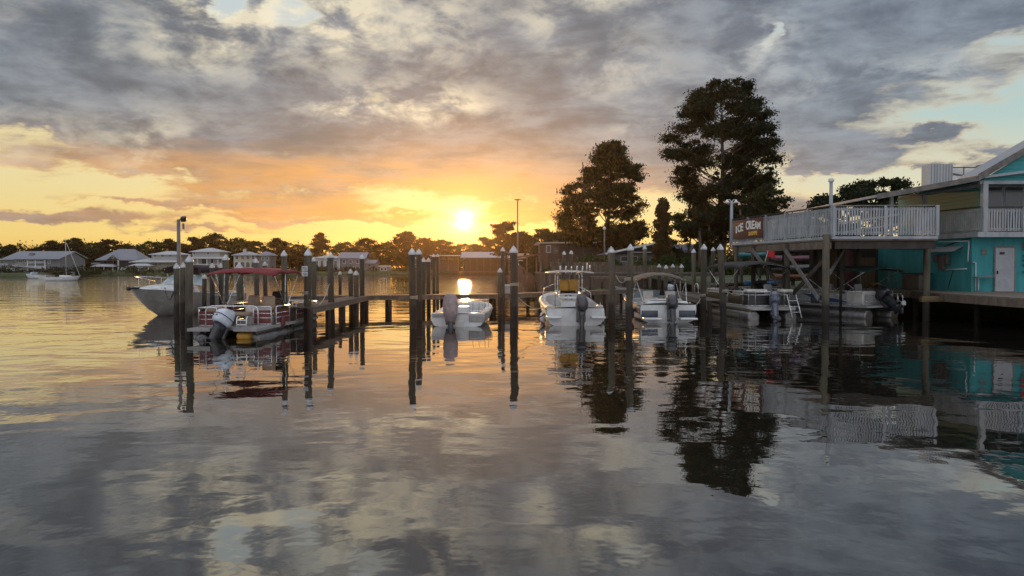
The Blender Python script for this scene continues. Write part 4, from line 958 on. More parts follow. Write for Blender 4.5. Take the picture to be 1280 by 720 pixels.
# the sign on the railing
a, b_ = Vector((12.75, 46.5, 0)), Vector((14.4, 36, 0)); dr = (b_-a).normalized(); ns = Vector((dr.y, -dr.x, 0)); 
if ns.x > 0: ns = -ns
pl = [at(917.5, 285, 46), at(955, 285, 42)]
def on_line(x):                                            # distance along the railing that stands over photo column x
    k = (x-640)/F; f = (k*a.y-a.x)/((b_.x-a.x)-k*(b_.y-a.y)); return a+(b_-a)*f
s0, s1 = on_line(918.3), on_line(955.2); W_ = (s1-s0).length; H_ = 1.06
sc = (s0+s1)/2+ns*.10
t = thing('shop_sign', 'brown ice cream sign with arched white letters hung on the white railing', 'sign', (sc.x, sc.y, 4.62), math.atan2(dr.y, dr.x))
m = MB(); m.rbox((0, 0, 0), (W_, .04, H_), .015); pan = m.build('sign_panel', M['sign'], t)
def letters(txt, x0, x1, zf, hf, mat, name, parent, bold=.02):
    """lettering laid along a curve: zf(u) height of the baseline, hf(u) letter height"""
    n = len(txt); cur = []
    for i, ch in enumerate(txt):
        if ch == ' ': continue
        u = (i+.5)/n; fc = bpy.data.curves.new('letter', 'FONT'); fc.body = ch; fc.align_x = 'CENTER'; fc.size = 1.0; fc.extrude = .02; fc.offset = bold
        o = bpy.data.objects.new('letter', fc); COL.objects.link(o); bpy.context.view_layer.update()
        me = o.to_mesh(); vs = [v.co.copy() for v in me.vertices]; fs = [tuple(p.vertices) for p in me.polygons]; o.to_mesh_clear(); bpy.data.objects.remove(o)
        h = hf(u); wd = (x1-x0)/n*1.28; mnx = min(v.x for v in vs); mxx = max(v.x for v in vs); mz = max(v.y for v in vs)
        cur.append(([(x0+(x1-x0)*u+((v.x-mnx)/(mxx-mnx+1e-6)-.5)*wd*(.78 if ch != 'I' else .35), -.026-v.z*.35, zf(u)+v.y/mz*h) for v in vs], fs))
    for word in (txt.split(' ')):
        m = MB()
        for vs, fs in cur[:len(word)]: m.add(vs, fs)
        cur = cur[len(word):]; m.build(name, M[mat], parent)
letters('ICE CREAM', -W_*.42, W_*.44, lambda u: -.20+.20*math.sin(u*3.0)*.6+.10*u, lambda u: .36+.10*math.sin(u*3.1), 'letter', 'lettering', pan, .03)
letters('SHOPPE', W_*.05, W_*.34, lambda u: -.38+.02*u, lambda u: .20, 'lettery', 'lettering', pan, .03)
m = MB(); m.tube([(-W_*.40+W_*.26*i/16, -.028, .335+.03*u_+.028*math.sin(i*2.3)) for i, u_ in ((i, i/16) for i in range(17))], .014, 5); m.build('script_line', M['lettero'], pan)
light_pole('white lamp post with a twin-shaded lamp at the left end of the railing', 914.5, 249, 46.6, 3.8, .09, 'white')
light_pole('white post with a rounded top at the corner of the slatted railing', 1039, 223, 36.5, 3.8, .085, 'knob').children[1].data.materials[0] = M['slat']

# teal shop
SO = Vector((22.4, 39.0, 0))
t = thing('shop_building', 'teal two-storey waterside shop with a balcony, gabled roof and pale green upper wall', 'building', SO)
def s2(*p): return tuple(Vector(p)-SO) if len(p) == 3 else (p[0]-SO.x, p[1]-SO.y)
m = MB(); m.prism([s2(22.4, 39.0), s2(42, 38.8), s2(42, 56), s2(21.1, 56), s2(21.7, 46)], 1.25, 3.95); m.build('lower_wall', M['teal'], t)
m = MB(); m.prism([s2(22.25, 38.25), s2(42, 38.0), s2(42, 40.6), s2(23.45, 40.6), s2(23.45, 46.5), s2(21.55, 46.5)], 3.95, 4.12); m.build('balcony_floor', M['roofm'], t)
m = MB(); m.bar(s2(22.22, 38.22, 4.06), s2(42, 37.97, 4.06), .04, .24); m.bar(s2(22.22, 38.22, 4.06), s2(21.6, 46, 4.06), .04, .24); m.build('balcony_trim', M['slat'], t)
railing(t, s2(22.62, 38.45), s2(32, 38.3), 4.2, 5.38, .13, .075, posts=1.85)
railing(t, s2(22.55, 38.55), s2(22.0, 42.4), 4.2, 5.40, .13, .075, posts=4)
m = MB(); m.box(s2(33, 44.6, 5.45), (19.0, 8.4, 2.7)); m.build('upper_wall', M['sage'], t)
m = MB(); m.box(s2(33.1, 40.385, 5.45), (18.9, .03, 2.62)); m.build('upper_front_wall', M['sage'], t)
for x0, x1 in ((23.75, 24.65), (24.75, 25.7), (26.4, 27.4), (27.5, 28.4)):
    m = MB(); m.box(s2((x0+x1)/2, 40.34, 5.45), (x1-x0+.12, .06, 2.3)); f = m.build('glazed_door', M['slat'], t)
    m = MB(); m.box(s2((x0+x1)/2, 40.30, 5.45), (x1-x0-.08, .03, 2.1)); m.build('pane', M['glass'], f)
for x, y, z0, z1, r_ in ((22.66, 38.48, 4.12, 6.62, .12), (28.4, 38.4, 4.12, 6.62, .12), (21.9, 42.6, 4.12, 6.3, .09), (18.6, 39.3, 3.82, 5.95, .07)):
    m = MB(); m.box(s2(x, y, (z0+z1)/2), (r_*2, r_*2, z1-z0)); m.build('porch_column', M['slat'], t)
m = MB(); m.box(s2(32.2, 38.5, 6.56), (19.6, .18, .16)); m.bar(s2(22.66, 38.5, 6.45), s2(22.4, 46.5, 6.45), .12, .14); m.build('porch_beam', M['slat'], t)
m = MB(); m.add([s2(22.5, 38.52, 6.64), s2(35.0, 38.52, 6.64), s2(28.6, 38.52, 10.3)], [(0, 1, 2)]); m.add([s2(22.5, 38.62, 6.64), s2(35.0, 38.62, 6.64), s2(28.6, 38.62, 10.3)], [(0, 1, 2)]); m.build('gable_wall', M['tealgable'], t)
prof = [(17.35, 5.83), (22.15, 6.72)]
def slab(name, prof, y0, y1, lo, hi, mat, par):
    m = MB(); sec = [(x, z+lo) for x, z in prof]+[(x, z+hi) for x, z in prof][::-1]
    m.loft([[s2(x, y0, z) for x, z in sec], [s2(x, y1, z) for x, z in sec]], smooth=False, closed=True); return m.build(name, M[mat], par)
rf = slab('roof', [(17.35, 5.83), (22.15, 6.70), (24.6, 7.0), (42, 7.05)], 38.15, 48.4, 0, .12, 'roofm', t)
gp = [(22.20, 6.72), (28.6, 10.42), (36, 6.3)]
slab('gable_roof', gp, 38.15, 40.0, .05, .20, 'roofm', rf)
slab('barge_board', [(17.35, 5.83), (22.14, 6.70)], 38.10, 38.145, -.10, .15, 'brace', rf)
slab('barge_board', [(22.15, 6.69), (28.6, 10.42), (36, 6.3)], 38.09, 38.145, -.10, .24, 'brace', rf)
m = MB(); m.box(s2(23.4, 44.2, 7.55), (1.30, .8, 1.15)); m.build('rooftop_screen', M['hvac'], rf)
m = MB(); m.bar(s2(24.05, 43.9, 7.95), s2(26.2, 43.9, 7.95), .06, .06); m.bar(s2(24.05, 43.9, 7.60), s2(25.2, 43.9, 7.42), .08, .1); m.bar(s2(25.5, 43.9, 8.0), s2(27.0, 43.9, 8.35), .5, .16); m.bar(s2(24.7, 43.9, 7.5), s2(24.7, 43.9, 8.0), .05, .05); m.build('duct_frame', M['steel'], rf)
# door and fittings on the lower walls
wl = lambda x: 39.0-.0102*(x-22.4)
m = MB(); m.box(s2(23.98, wl(24)-.03, 2.41), (1.06, .05, 2.24)); fr_ = m.build('door_frame', M['steel'], t)
m = MB(); m.box(s2(23.95, wl(24)-.07, 2.38), (.90, .05, 2.12)); dd = m.build('service_door', M['door'], t)
m = MB(); m.rbox(s2(23.80, wl(24)-.105, 3.18), (.24, .02, .12), .005); m.build('door_plaque', M['black'], dd)
m = MB(); m.rbox(s2(23.58, wl(24)-.13, 2.25), (.05, .08, .16), .02); m.build('door_handle', M['black'], dd)
m = MB(); m.box(s2(22.98, wl(23)-.02, 3.25), (.26, .05, .26)); m.build('wall_vent', M['steel'], t)
m = MB(); m.box(s2(25.0, wl(25)-.03, 3.5), (.30, .04, .42)); m.build('red_notice', M['flag'], t)
for z in (3.08, 2.86, 2.62, 2.30): m = MB(); m.rbox(s2(25.05, wl(25)-.12, z), (.42, .22, .07), .02); m.build('wall_shelf', M['steel'], t)
def sw(y, out=0.0): return Vector((22.4-.1*(y-39)-out, y, 0))        # a point on the side wall
def swp(y, z, out=.05): v = sw(y, out); return s2(v.x, v.y, z)
for pts in ([swp(39.15, 3.8), swp(39.15, 3.55), swp(39.2, 3.0), swp(39.2, 2.75)], [s2(22.42, 38.93, 2.75), s2(22.55, 38.93, 2.72), s2(22.56, 38.93, 1.35)], [swp(39.3, 2.42), swp(41.2, 2.36)], [s2(22.7, 38.92, 2.0), s2(22.68, 38.9, 1.35)], [swp(39.2, 3.78), swp(41.5, 3.82)]):
    m = MB(); m.tube(pts, .035, 7); m.build('white_pipe', M['pipe'], t)
for pts in ([swp(45.5, 3.52), swp(43, 3.45), swp(41, 3.55), swp(39.6, 3.85)], [swp(42.6, 3.86), swp(41, 3.62), swp(39.1, 3.9)], [swp(40.3, 2.35), swp(40.5, 1.9), swp(40.7, 1.4)]):
    m = MB(); m.tube(pts, .018, 5); m.build('cable', M['black'], t)
m = MB()
for k in range(7):
    y = 39.75+.33*k; v0 = sw(y); m.bar(s2(v0.x-.02, y, 3.55), s2(v0.x-.62, y-.12, 3.28), .24, .02)
m.build('awning', M['hvac'], t)
m = MB()
for y, z, h, w in ((41.1, 2.75, .75, .5), (41.6, 2.95, .4, .3), (40.75, 2.9, .55, .35)): v0 = sw(y, .10); m.rbox(s2(v0.x, y, z), (.2, w, h), .02)
m.build('meter_box', M['electric'], t)
m = MB(); m.rbox(s2(22.85, 38.72, 2.02), (1.0, .3, .05), .02); m.bar(s2(22.85, 38.72, 2.05), s2(23.3, 38.6, 2.12), .05, .04); m.build('tap_shelf', M['steel'], t)
c = thing('timber_counter', 'dark timber counter standing against the teal side wall under the awning', 'counter', (21.3, 42.2, 1.3), R(96))
m = MB(); m.rbox((0, 0, .42), (1.5, .6, .82), .02); m.build('body', M['electric'], c)
m = MB(); m.rbox((0, 0, .87), (1.75, .75, .06), .015); m.build('top', M['beamd'], c)
c = thing('deck_chair', 'light metal chair standing on the boardwalk before the teal side wall', 'chair', (20.75, 43.6, 1.3), R(70))
m = MB(); m.rbox((0, 0, .44), (.5, .5, .04), .02); m.build('seat', M['brace'], c)
for sx in (-1, 1):
    for sy in (-1, 1): m = MB(); m.tube([(sx*.22, sy*.22, 0), (sx*.22, sy*.22, .44 if sy < 0 else .95)], .018, 6); m.build('leg', M['brace'], c)
m = MB(); m.rbox((0, .22, .80), (.46, .03, .26), .015); m.build('backrest', M['brace'], c)

# store room and kayaks in the dark under the deck
t = thing('timber_shed', 'timber store room of pale and dark boards in the shade beneath the raised deck', 'shed', (18.6, 47.3, 1.3))
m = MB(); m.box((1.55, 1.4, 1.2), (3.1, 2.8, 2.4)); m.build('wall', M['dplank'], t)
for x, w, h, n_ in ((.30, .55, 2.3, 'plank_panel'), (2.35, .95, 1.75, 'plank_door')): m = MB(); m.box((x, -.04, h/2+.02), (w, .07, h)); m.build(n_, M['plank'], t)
m = MB(); m.rbox((2.9, -.25, .22), (.8, .3, .12), .02); m.build('ochre_board', M['yellow'], t)
m = MB(); m.rbox((1.2, -.05, 1.1), (.7, .06, 2.2), .01); m.build('dark_door', M['maroon'], t)
t = thing('kayak_rack', 'timber rack holding stacked kayaks beneath the raised deck', 'rack', (18.3, 52.4, 1.3), R(-4))
for x in (-1.5, .1, 1.5):
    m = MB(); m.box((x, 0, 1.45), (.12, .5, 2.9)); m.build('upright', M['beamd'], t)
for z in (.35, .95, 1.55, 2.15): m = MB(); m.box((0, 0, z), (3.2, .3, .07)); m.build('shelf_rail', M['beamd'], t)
for nm, c in (('lilac', (.25, .19, .28)), ('sky', (.30, .45, .55)), ('pink', (.36, .17, .21)), ('coral', (.38, .16, .10)), ('bluek', (.03, .13, .27)), ('tealk', (.03, .18, .2)), ('pale', (.34, .335, .33))): M[nm] = pmat(nm+'_plastic', c, rough=.35, scale=3)
def kayak(label, loc, rz, mat, L=3.0):
    k = thing('kayak', label, 'kayak', loc, rz, 'stacked kayaks'); m = MB()
    m.loft([[(-L/2+L*u, hb*math.cos(a), .20+.06*abs(2*u-1)**3+(.17 if math.sin(a) > 0 else .2)*math.sin(a)) for a in [2*math.pi*j/12 for j in range(12)]] for u, hb in ((0, .03), (.08, .14), (.2, .26), (.4, .36), (.6, .36), (.8, .26), (.92, .14), (1, .03))], closed=True); m.build('hull', M[mat], k)
    m = MB(); m.loft([[(.45*math.cos(j*math.pi/6), .2*math.sin(j*math.pi/6), z) for j in range(12)] for z in (.36, .42)], closed=True); m.build('cockpit_rim', M['black'], k)
ax = [(18.3+.04, 52.4, z) for z in (1.68, 2.28, 2.88, 3.48)]
kayak('coral kayak on the lowest shelf of the rack', (18.3, 52.35, 1.69), R(-4), 'coral'); kayak('pale grey kayak on the second shelf of the rack', (18.3, 52.35, 2.29), R(-4), 'pale')
kayak('pink kayak on the third shelf of the rack', (18.3, 52.35, 2.89), R(-4), 'pink'); kayak('lilac kayak on the top shelf of the rack', (18.3, 52.35, 3.49), R(-4), 'lilac')
kayak('blue kayak lying on the grass left of the rack', (16.2, 51.6, 1.25), R(12), 'bluek', 2.6); kayak('teal kayak standing high on trestles left of the rack', (15.9, 53.4, 3.1), R(5), 'tealk', 2.2)
t = thing('trestle', 'pair of timber trestles carrying the teal kayak beneath the raised deck', 'trestle', (15.9, 53.4, 1.2))
for x in (-.6, .6): m = MB(); m.box((x, 0, .95), (.1, .5, 1.9)); m.build('stand', M['beamd'], t)
# ---------------------------------------------------------------- houses
def hip(b, x0, x1, y0, y1, z0, z1, ov=.5, k=.45, th=.18):
    """hipped roof over a rectangle; k = how far the ridge is pulled in"""
    x0 -= ov; x1 += ov; y0 -= ov; y1 += ov; w, d = x1-x0, y1-y0; i = min(w, d)*k
    if w >= d: r0, r1 = (x0+i, (y0+y1)/2, z1), (x1-i, (y0+y1)/2, z1)
    else: r0, r1 = ((x0+x1)/2, y0+i, z1), ((x0+x1)/2, y1-i, z1)
    v = [(x0, y0, z0), (x1, y0, z0), (x1, y1, z0), (x0, y1, z0), r0, r1]+[(x0, y0, z0-th), (x1, y0, z0-th), (x1, y1, z0-th), (x0, y1, z0-th)]
    f = [(0, 1, 5, 4), (1, 2, 5), (2, 3, 4, 5), (3, 0, 4)] if w >= d else [(0, 1, 4), (1, 2, 5, 4), (2, 3, 5), (3, 0, 4, 5)]
    b.add(v, f+[(6, 7, 1, 0), (7, 8, 2, 1), (8, 9, 3, 2), (9, 6, 0, 3), (9, 8, 7, 6)])
def gable(b, x0, x1, y0, y1, z0, z1, ov=.5, th=.18, axis='x'):
    if axis == 'x':
        sec = [(y0-ov, z0), ((y0+y1)/2, z1), (y1+ov, z0), (y1+ov, z0-th), ((y0+y1)/2, z1-th), (y0-ov, z0-th)]
        b.loft([[(x, y, z) for y, z in sec] for x in (x0-ov, x1+ov)], smooth=False, closed=True)
    else:
        sec = [(x0-ov, z0), ((x0+x1)/2, z1), (x1+ov, z0), (x1+ov, z0-th), ((x0+x1)/2, z1-th), (x0-ov, z0-th)]
        b.loft([[(x, y, z) for x, z in sec] for y in (y0-ov, y1+ov)], smooth=False, closed=True)
def box_part(t, name, mat, x0, x1, y0, y1, z0, z1):
    m = MB(); m.box(((x0+x1)/2, (y0+y1)/2, (z0+z1)/2), (x1-x0, y1-y0, z1-z0)); return m.build(name, M[mat], t)
def windows(t, xs, y, z0, z1, w, frame='white', pane='glass', name='window'):
    for x in xs:
        m = MB(); m.box((x, y-.03, (z0+z1)/2), (w+.24, .06, z1-z0+.24)); f = m.build(name, M[frame], t)
        m = MB(); m.box((x, y-.07, (z0+z1)/2), (w, .04, z1-z0)); m.build('pane', M[pane], f)
def posts(t, xs, y, z0, z1, r=.12, mat='white', name='porch_post'):
    for x in xs: box_part(t, name, mat, x-r, x+r, y-r, y+r, z0, z1)
def house(label, x0px, x1px, Y, z=1.0, name='house', cat='house'):
    p0, p1 = at(x0px, 330, Y), at(x1px, 330, Y); return thing(name, label, cat, (p0.x, Y, z)), p1.x-p0.x, Y/F
def zz(y, Y, base=1.0): return EYE+(334-y)*Y/F-base

# large grey-roofed house at the far left
t, w, k = house('large white house with a long grey roof and balconies at the far left shore', -6, 78, 226)
box_part(t, 'wall', 'wallw', .0, w-.1, 0, 12, -.6, zz(323.5, 226)); box_part(t, 'side_wing', 'wallg', w-4.2, w, -1.2, 12.1, -.6, zz(323, 226))
m = MB(); sec = [(-2.2, zz(323.5, 226)), (6, zz(313.5, 226)), (13, zz(322, 226)), (13, zz(322, 226)-.25), (6, zz(313.5, 226)-.3), (-2.2, zz(323.5, 226)-.2)]
m.loft([[(x, y, z) for y, z in sec] for x in (3.2, w+.4)], smooth=False, closed=True); rf = m.build('roof', M['roofg'], t)
m = MB(); m.add([(w-.02, -1.2, zz(323.5, 226)-.3), (w-.02, 6, zz(314, 226)-.2), (w-.02, 12.1, zz(323, 226)-.3), (w-.12, -1.2, zz(323.5, 226)-.3), (w-.12, 6, zz(314, 226)-.2), (w-.12, 12.1, zz(323, 226)-.3)], [(0, 1, 2), (3, 5, 4)]); m.build('gable_wall', M['wallg'], t)
box_part(rf, 'chimney', 'wallg', 9.0, 10.0, 1.0, 2.2, zz(322, 226), zz(316, 226))
m = MB(); m.bar((-.6, -1.0, zz(325.3, 226)), (6.5, -1.0, zz(324, 226)), 2.6, .2); m.build('porch_roof', M['roofw'], t)
m = MB(); m.bar((6.2, -1.4, zz(331.8, 226)), (14.4, -1.4, zz(335.6, 226)), 2.0, .2); m.build('porch_roof', M['roofw'], t)
for x0, x1, y in ((9.8, 15.2, 329.5), (9.8, 15.2, 335.2), (1.2, 4.5, 332)): box_part(t, 'balcony_rail', 'slat', x0, x1, -1.5, -1.42, zz(y, 226), zz(y, 226)+.7)
windows(t, (7.2, 8.9), -.0, zz(328, 226), zz(324.5, 226), 1.0); windows(t, (10.4, 11.5, 12.8, 14.0), -.0, zz(328, 226), zz(325.2, 226), .7)
windows(t, (10.4, 11.8, 13.4), -.0, zz(334, 226), zz(331.5, 226), .9); windows(t, (5.0, 6.3), -.0, zz(335, 226), zz(331.3, 226), .9); windows(t, (7.6, 9.2, 10.2), -.0, zz(341, 226), zz(337, 226), .9); windows(t, (.9, 2.0, 5.4), -.0, zz(329.5, 226), zz(326.5, 226), .8); windows(t, (1.6, 2.6), -.0, zz(341, 226), zz(334, 226), .9)
windows(t, (15.9,), -1.2, zz(329, 226), zz(325, 226), .5); windows(t, (12.6, 14.2, 15.8, 17.2), -1.6, zz(341, 226), zz(337.5, 226), 1.1, 'maroon')
posts(t, (10, 12.2, 14.9), -1.4, -.5, zz(324.8, 226)); box_part(t, 'sea_wall', 'concrete', -2, w+5, -3.2, -2.8, -1.6, .2)

# dark gabled house
t, w, k = house('dark two-storey house with a steep grey roof and front gable', 123, 173, 292)
box_part(t, 'wall', 'walld', .3, w-.4, 0, 10, -.4, zz(324, 292))
m = MB(); e, r_ = zz(325, 292), zz(311, 292); m.add([(-.6, -1.5, e), (w+.8, -1.5, e), (w+.8, 11, e), (-.6, 11, e), (5.2, 4.5, r_), (w-3.4, 4.5, r_)]+[(-.6, -1.5, e-.25), (w+.8, -1.5, e-.25), (w+.8, 11, e-.25), (-.6, 11, e-.25)], [(0, 1, 5, 4), (1, 2, 5), (2, 3, 4, 5), (3, 0, 4), (0, 6, 7, 1), (1, 7, 8, 2), (2, 8, 9, 3), (3, 9, 6, 0), (9, 8, 7, 6)]); rf = m.build('roof', M['roofg'], t)
m = MB(); gable(m, 4.2, 8.6, -2.2, 3.6, zz(325, 292), zz(318.5, 292), .2, .25, 'y'); m.build('front_gable_roof', M['roofg'], t)
m = MB(); m.prism([(4.3, zz(325, 292)), (8.5, zz(325, 292)), (6.4, zz(319.2, 292))], -2.2, -2.1, Matrix(((1, 0, 0, 0), (0, 0, 1, 0), (0, 1, 0, 0), (0, 0, 0, 1)))); m.build('front_gable_wall', M['walld'], t)
m = MB(); hip(m, -.5, 7.2, -3.4, 0, zz(333, 292), zz(330, 292), .4); m.build('porch_roof', M['roofw'], t)
posts(t, (.2, 3.6, 6.8), -3.2, -.4, zz(333.2, 292), .14); posts(t, (8.3,), -2.1, -.4, zz(325, 292), .2)
windows(t, (6.0, 7.0), 0, zz(330, 292), zz(325.5, 292), .9); windows(t, (2.6, 11.0), 0, zz(329.5, 292), zz(326, 292), 1.0, 'wallg'); windows(t, (6.4,), -2.2, zz(322.5, 292), zz(320.5, 292), .5); windows(t, (2, 4, 5.6), 0, zz(341, 292), zz(336, 292), .9, 'maroon')
box_part(t, 'balcony_rail', 'slat', -.8, 2.4, -3.5, -3.4, zz(330.5, 292), zz(328.5, 292)); box_part(t, 'garden_wall', 'white', 9.3, 13.6, -3, -2.8, -.6, 1.5)
# white hip-roofed house
t, w, k = house('white two-tier house with hipped roofs behind the cabin cruiser', 166, 224, 290)
box_part(t, 'lower_wall', 'wallc', 2, w, 0, 11, -.5, zz(326.5, 290)); box_part(t, 'upper_wall', 'wallw', 6.2, w-.4, 1.5, 10, zz(327, 290), zz(318, 290))
m = MB(); hip(m, 6.2, w-.4, 1.5, 10, zz(318, 290), zz(313.5, 290), .9); m.build('upper_roof', M['roofw'], t)
m = MB(); hip(m, .2, w-.2, -2, 10.6, zz(327.5, 290), zz(322, 290), .6, .40); m.build('lower_roof', M['roofw'], t)
m = MB(); hip(m, 1.6, 8.2, -5, -2, zz(332, 290), zz(329.5, 290), .5); m.build('porch_roof', M['roofw'], t)
posts(t, (1.8, 4.2, 7.8), -4.8, -.5, zz(332, 290), .13); windows(t, (7.4, 10.2, 13.0), 1.5, zz(320.5, 290), zz(318.6, 290), .9, 'wallw'); windows(t, (8.4, 9.8), 0, zz(331.5, 290), zz(328.5, 290), .9); windows(t, (3.4, 5.4, 12.6), 0, zz(340, 290), zz(334, 290), 1.0)
box_part(t, 'balcony_rail', 'slat', .0, 6.0, -5.2, -5.1, zz(335, 290), zz(332.6, 290)); box_part(t, 'sea_wall', 'concrete', -1, w+1, -6.5, -6.1, -1.8, .2)
# tall white house right of it
t, w, k = house('white square house with a hipped roof and full-width upper porch, left of the red canopy', 239, 276, 292)
box_part(t, 'wall', 'wallw', .4, w-.4, 0, 9, -.5, zz(314.5, 292)); m = MB(); hip(m, .2, w-.2, -.5, 9.5, zz(314.5, 292), zz(309.5, 292), .6); m.build('roof', M['roofw'], t)
m = MB(); hip(m, -.2, w+2.5, -3, 1, zz(323, 292), zz(321, 292), .3, .3); m.build('porch_roof', M['roofw'], t); box_part(t, 'balcony_floor', 'white', 0, w+.3, -3, 0, zz(331.3, 292), zz(330.4, 292))
posts(t, (.5, 3.4, 6.8, w), -2.8, -.5, zz(322.5, 292), .13); windows(t, (1.2, 6.2), 0, zz(318, 292), zz(315.5, 292), .7); windows(t, (4.3, 5.3, 7.6), 0, zz(329.6, 292), zz(323.8, 292), .9); windows(t, (2, 5, 8), 0, zz(340, 292), zz(334, 292), 1.1, 'wallg')
# cream arched house
t, w, k = house('cream house with arched loggia and chimney behind the red canopy', 291, 335, 292)
box_part(t, 'wall', 'wallc', .3, 8.2, 0, 9, -.5, zz(318.5, 292)); m = MB(); hip(m, .3, 8.2, -.5, 9, zz(318.8, 292), zz(314, 292), .6); rf = m.build('roof', M['roofm'], t); box_part(rf, 'chimney', 'wallw', 3.4, 4.5, 1, 2, zz(318, 292), zz(311, 292))
box_part(t, 'side_wing', 'wallg', 8.6, w, 2, 10, -.5, zz(319, 292)); m = MB(); hip(m, 8.6, w, 2, 10, zz(319, 292), zz(314, 292), .6); m.build('wing_roof', M['roofg'], t)
windows(t, (1.5, 3.6, 5.6, 7.4), 0, zz(324, 292), zz(319.5, 292), 1.0); 
for x in (1.4, 3.5, 5.5, 7.4): m = MB(); m.prism([(x-.6, zz(334, 292)), (x+.6, zz(334, 292))]+[(x+.6*math.cos(a), zz(329.6, 292)+.6*math.sin(a)) for a in (0, .6, 1.2, 1.9, 2.5, 3.14)], -.06, .02, Matrix(((1, 0, 0, 0), (0, 0, 1, 0), (0, 1, 0, 0), (0, 0, 0, 1)))); m.build('arch_opening', M['glass'], t)
windows(t, (10.4, 12.0), 2, zz(325, 292), zz(321, 292), .8)
# pale low house, grey gabled house, kiosk
t, w, k = house('low white flat-roofed house behind the piling with two signs', 391, 427, 296)
box_part(t, 'wall', 'wallw', .3, w-.3, 0, 9, -.5, zz(322.5, 296)); m = MB(); hip(m, .3, w-.3, 0, 9, zz(322.3, 296), zz(319, 296), .8); m.build('roof', M['roofw'], t); windows(t, (1.4, 3.4, 5.6, 8.4), 0, zz(337, 296), zz(326, 296), 1.0); posts(t, (.4, 5, w-.4), -2, -.5, zz(322.6, 296))
t, w, k = house('grey house with a broad gabled roof left of the little kiosk', 424, 457, 296)
box_part(t, 'wall', 'wallg', .3, w-.3, 0, 9, -.5, zz(322, 296)); m = MB(); gable(m, .3, w-.3, -.5, 9.5, zz(322.6, 296), zz(315, 296), .7); m.build('roof', M['roofg'], t)
box_part(t, 'side_wing', 'wallg', w-.3, w+3.4, 1, 8, -.5, zz(329, 296)); m = MB(); gable(m, w-.2, w+3.4, .4, 8.4, zz(329, 296), zz(324.5, 296), .4); m.build('wing_roof', M['roofg'], t); windows(t, (1.8, 4.2, 6.8), 0, zz(329, 296), zz(325, 296), 1.0); windows(t, (2.4, 5.5, 8), 0, zz(340, 296), zz(334, 296), 1.1)
t, w, k = house('little grey kiosk with a pale flat roof on the far shore', 473, 487, 297, name='kiosk', cat='kiosk')
box_part(t, 'wall', 'wallg', .3, w-.3, 0, 3, -.4, zz(333.5, 297)); box_part(t, 'roof', 'roofw', 0, w, -.4, 3.4, zz(333.5, 297), zz(331.8, 297)); windows(t, (1.3, 2.6), 0, zz(338, 297), zz(335, 297), .7)
# boathouse under the sun
t, w, k = house('long open boathouse with a pale metal roof beneath the setting sun', 578, 638, 286, z=.0, name='boathouse', cat='boathouse')
m = MB(); gable(m, 0, w, -1, 11, zz(322, 286, 0), zz(314.5, 286, 0), .6, .3); m.build('roof', M['roofm'], t); box_part(t, 'rear_wall', 'wallb', .3, w-.3, 10, 10.6, -1, zz(322, 286, 0)); box_part(t, 'side_wall', 'wallb', w-2.4, w-2.2, 0, 10, .6, zz(322, 286, 0))
posts(t, [.4+w/7*i*.985 for i in range(8)], -.8, -2, zz(322.3, 286, 0), .15, 'beam'); box_part(t, 'floor', 'beam', 0, w, -1, 10, .6, .9)
t, w, k = house('low shelter with a thin pale roof just left of the boathouse', 505, 574, 296, name='shelter', cat='shelter')
box_part(t, 'roof', 'roofw', 9.5, w, -1, 6, zz(319.8, 296), zz(318.8, 296)); posts(t, (9.9, 13.2, 16.4, w-.4), -.8, -.5, zz(319.8, 296), .13, 'beam'); box_part(t, 'rear_wall', 'wallb', 10, w-.5, 5, 5.3, -.5, zz(326, 296))
t, w, k = house('small tan-roofed shed right of the boathouse', 645, 669, 200, name='shed', cat='shed')
box_part(t, 'wall', 'wallb', .2, w-.2, 0, 5, -1, zz(321.5, 200)); m = MB(); gable(m, .1, w-.1, -.3, 5.3, zz(322, 200), zz(316.5, 200), .4); m.build('roof', M['vinyl'], t); windows(t, (1.2, 3.2), 0, zz(331, 200), zz(326, 200), .9)
# brown flat-roofed building
t, w, k = house('brown flat-roofed building with white eaves behind the T-top boat', 672, 757, 118, z=1.25)
B0 = 1.25
box_part(t, 'wall', 'wallb', .4, w-.1, 0, 9, zz(327, 118, B0), zz(304.2, 118, B0)); m = MB(); m.bar((-.2, 4.5, zz(303.8, 118, B0)), (w+.3, 4.5, zz(302.9, 118, B0)), 11.0, .16); m.build('roof', M['roofw'], t); box_part(t, 'lower_wall', 'walld', .6, w-.2, .6, 9, -.3, zz(327, 118, B0))
windows(t, (1.6,), 0, zz(315, 118, B0), zz(307.5, 118, B0), .5); windows(t, (2.7,), 0, zz(313, 118, B0), zz(308.5, 118, B0), .7, 'brace')
for i, x in enumerate((2.2, 3.0, 3.9, 4.8, 7.8, 8.8)): box_part(t, 'lower_panel', ('wallw', 'wallg', 'wallw', 'wallg', 'wallw', 'wallg')[i], x-.28, x+.28, .5, .58, zz(340, 118, B0), zz(328, 118, B0))
m = MB(); m.bar((-3.5, -1, zz(322, 118, B0)), (.6, -1, zz(317.5, 118, B0)), 1.2, .2); m.build('stair', M['wallb'], t)
posts(t, (-3.2, -1.6, -.2), -1, -.4, zz(321, 118, B0), .1, 'beam', 'stair_post')
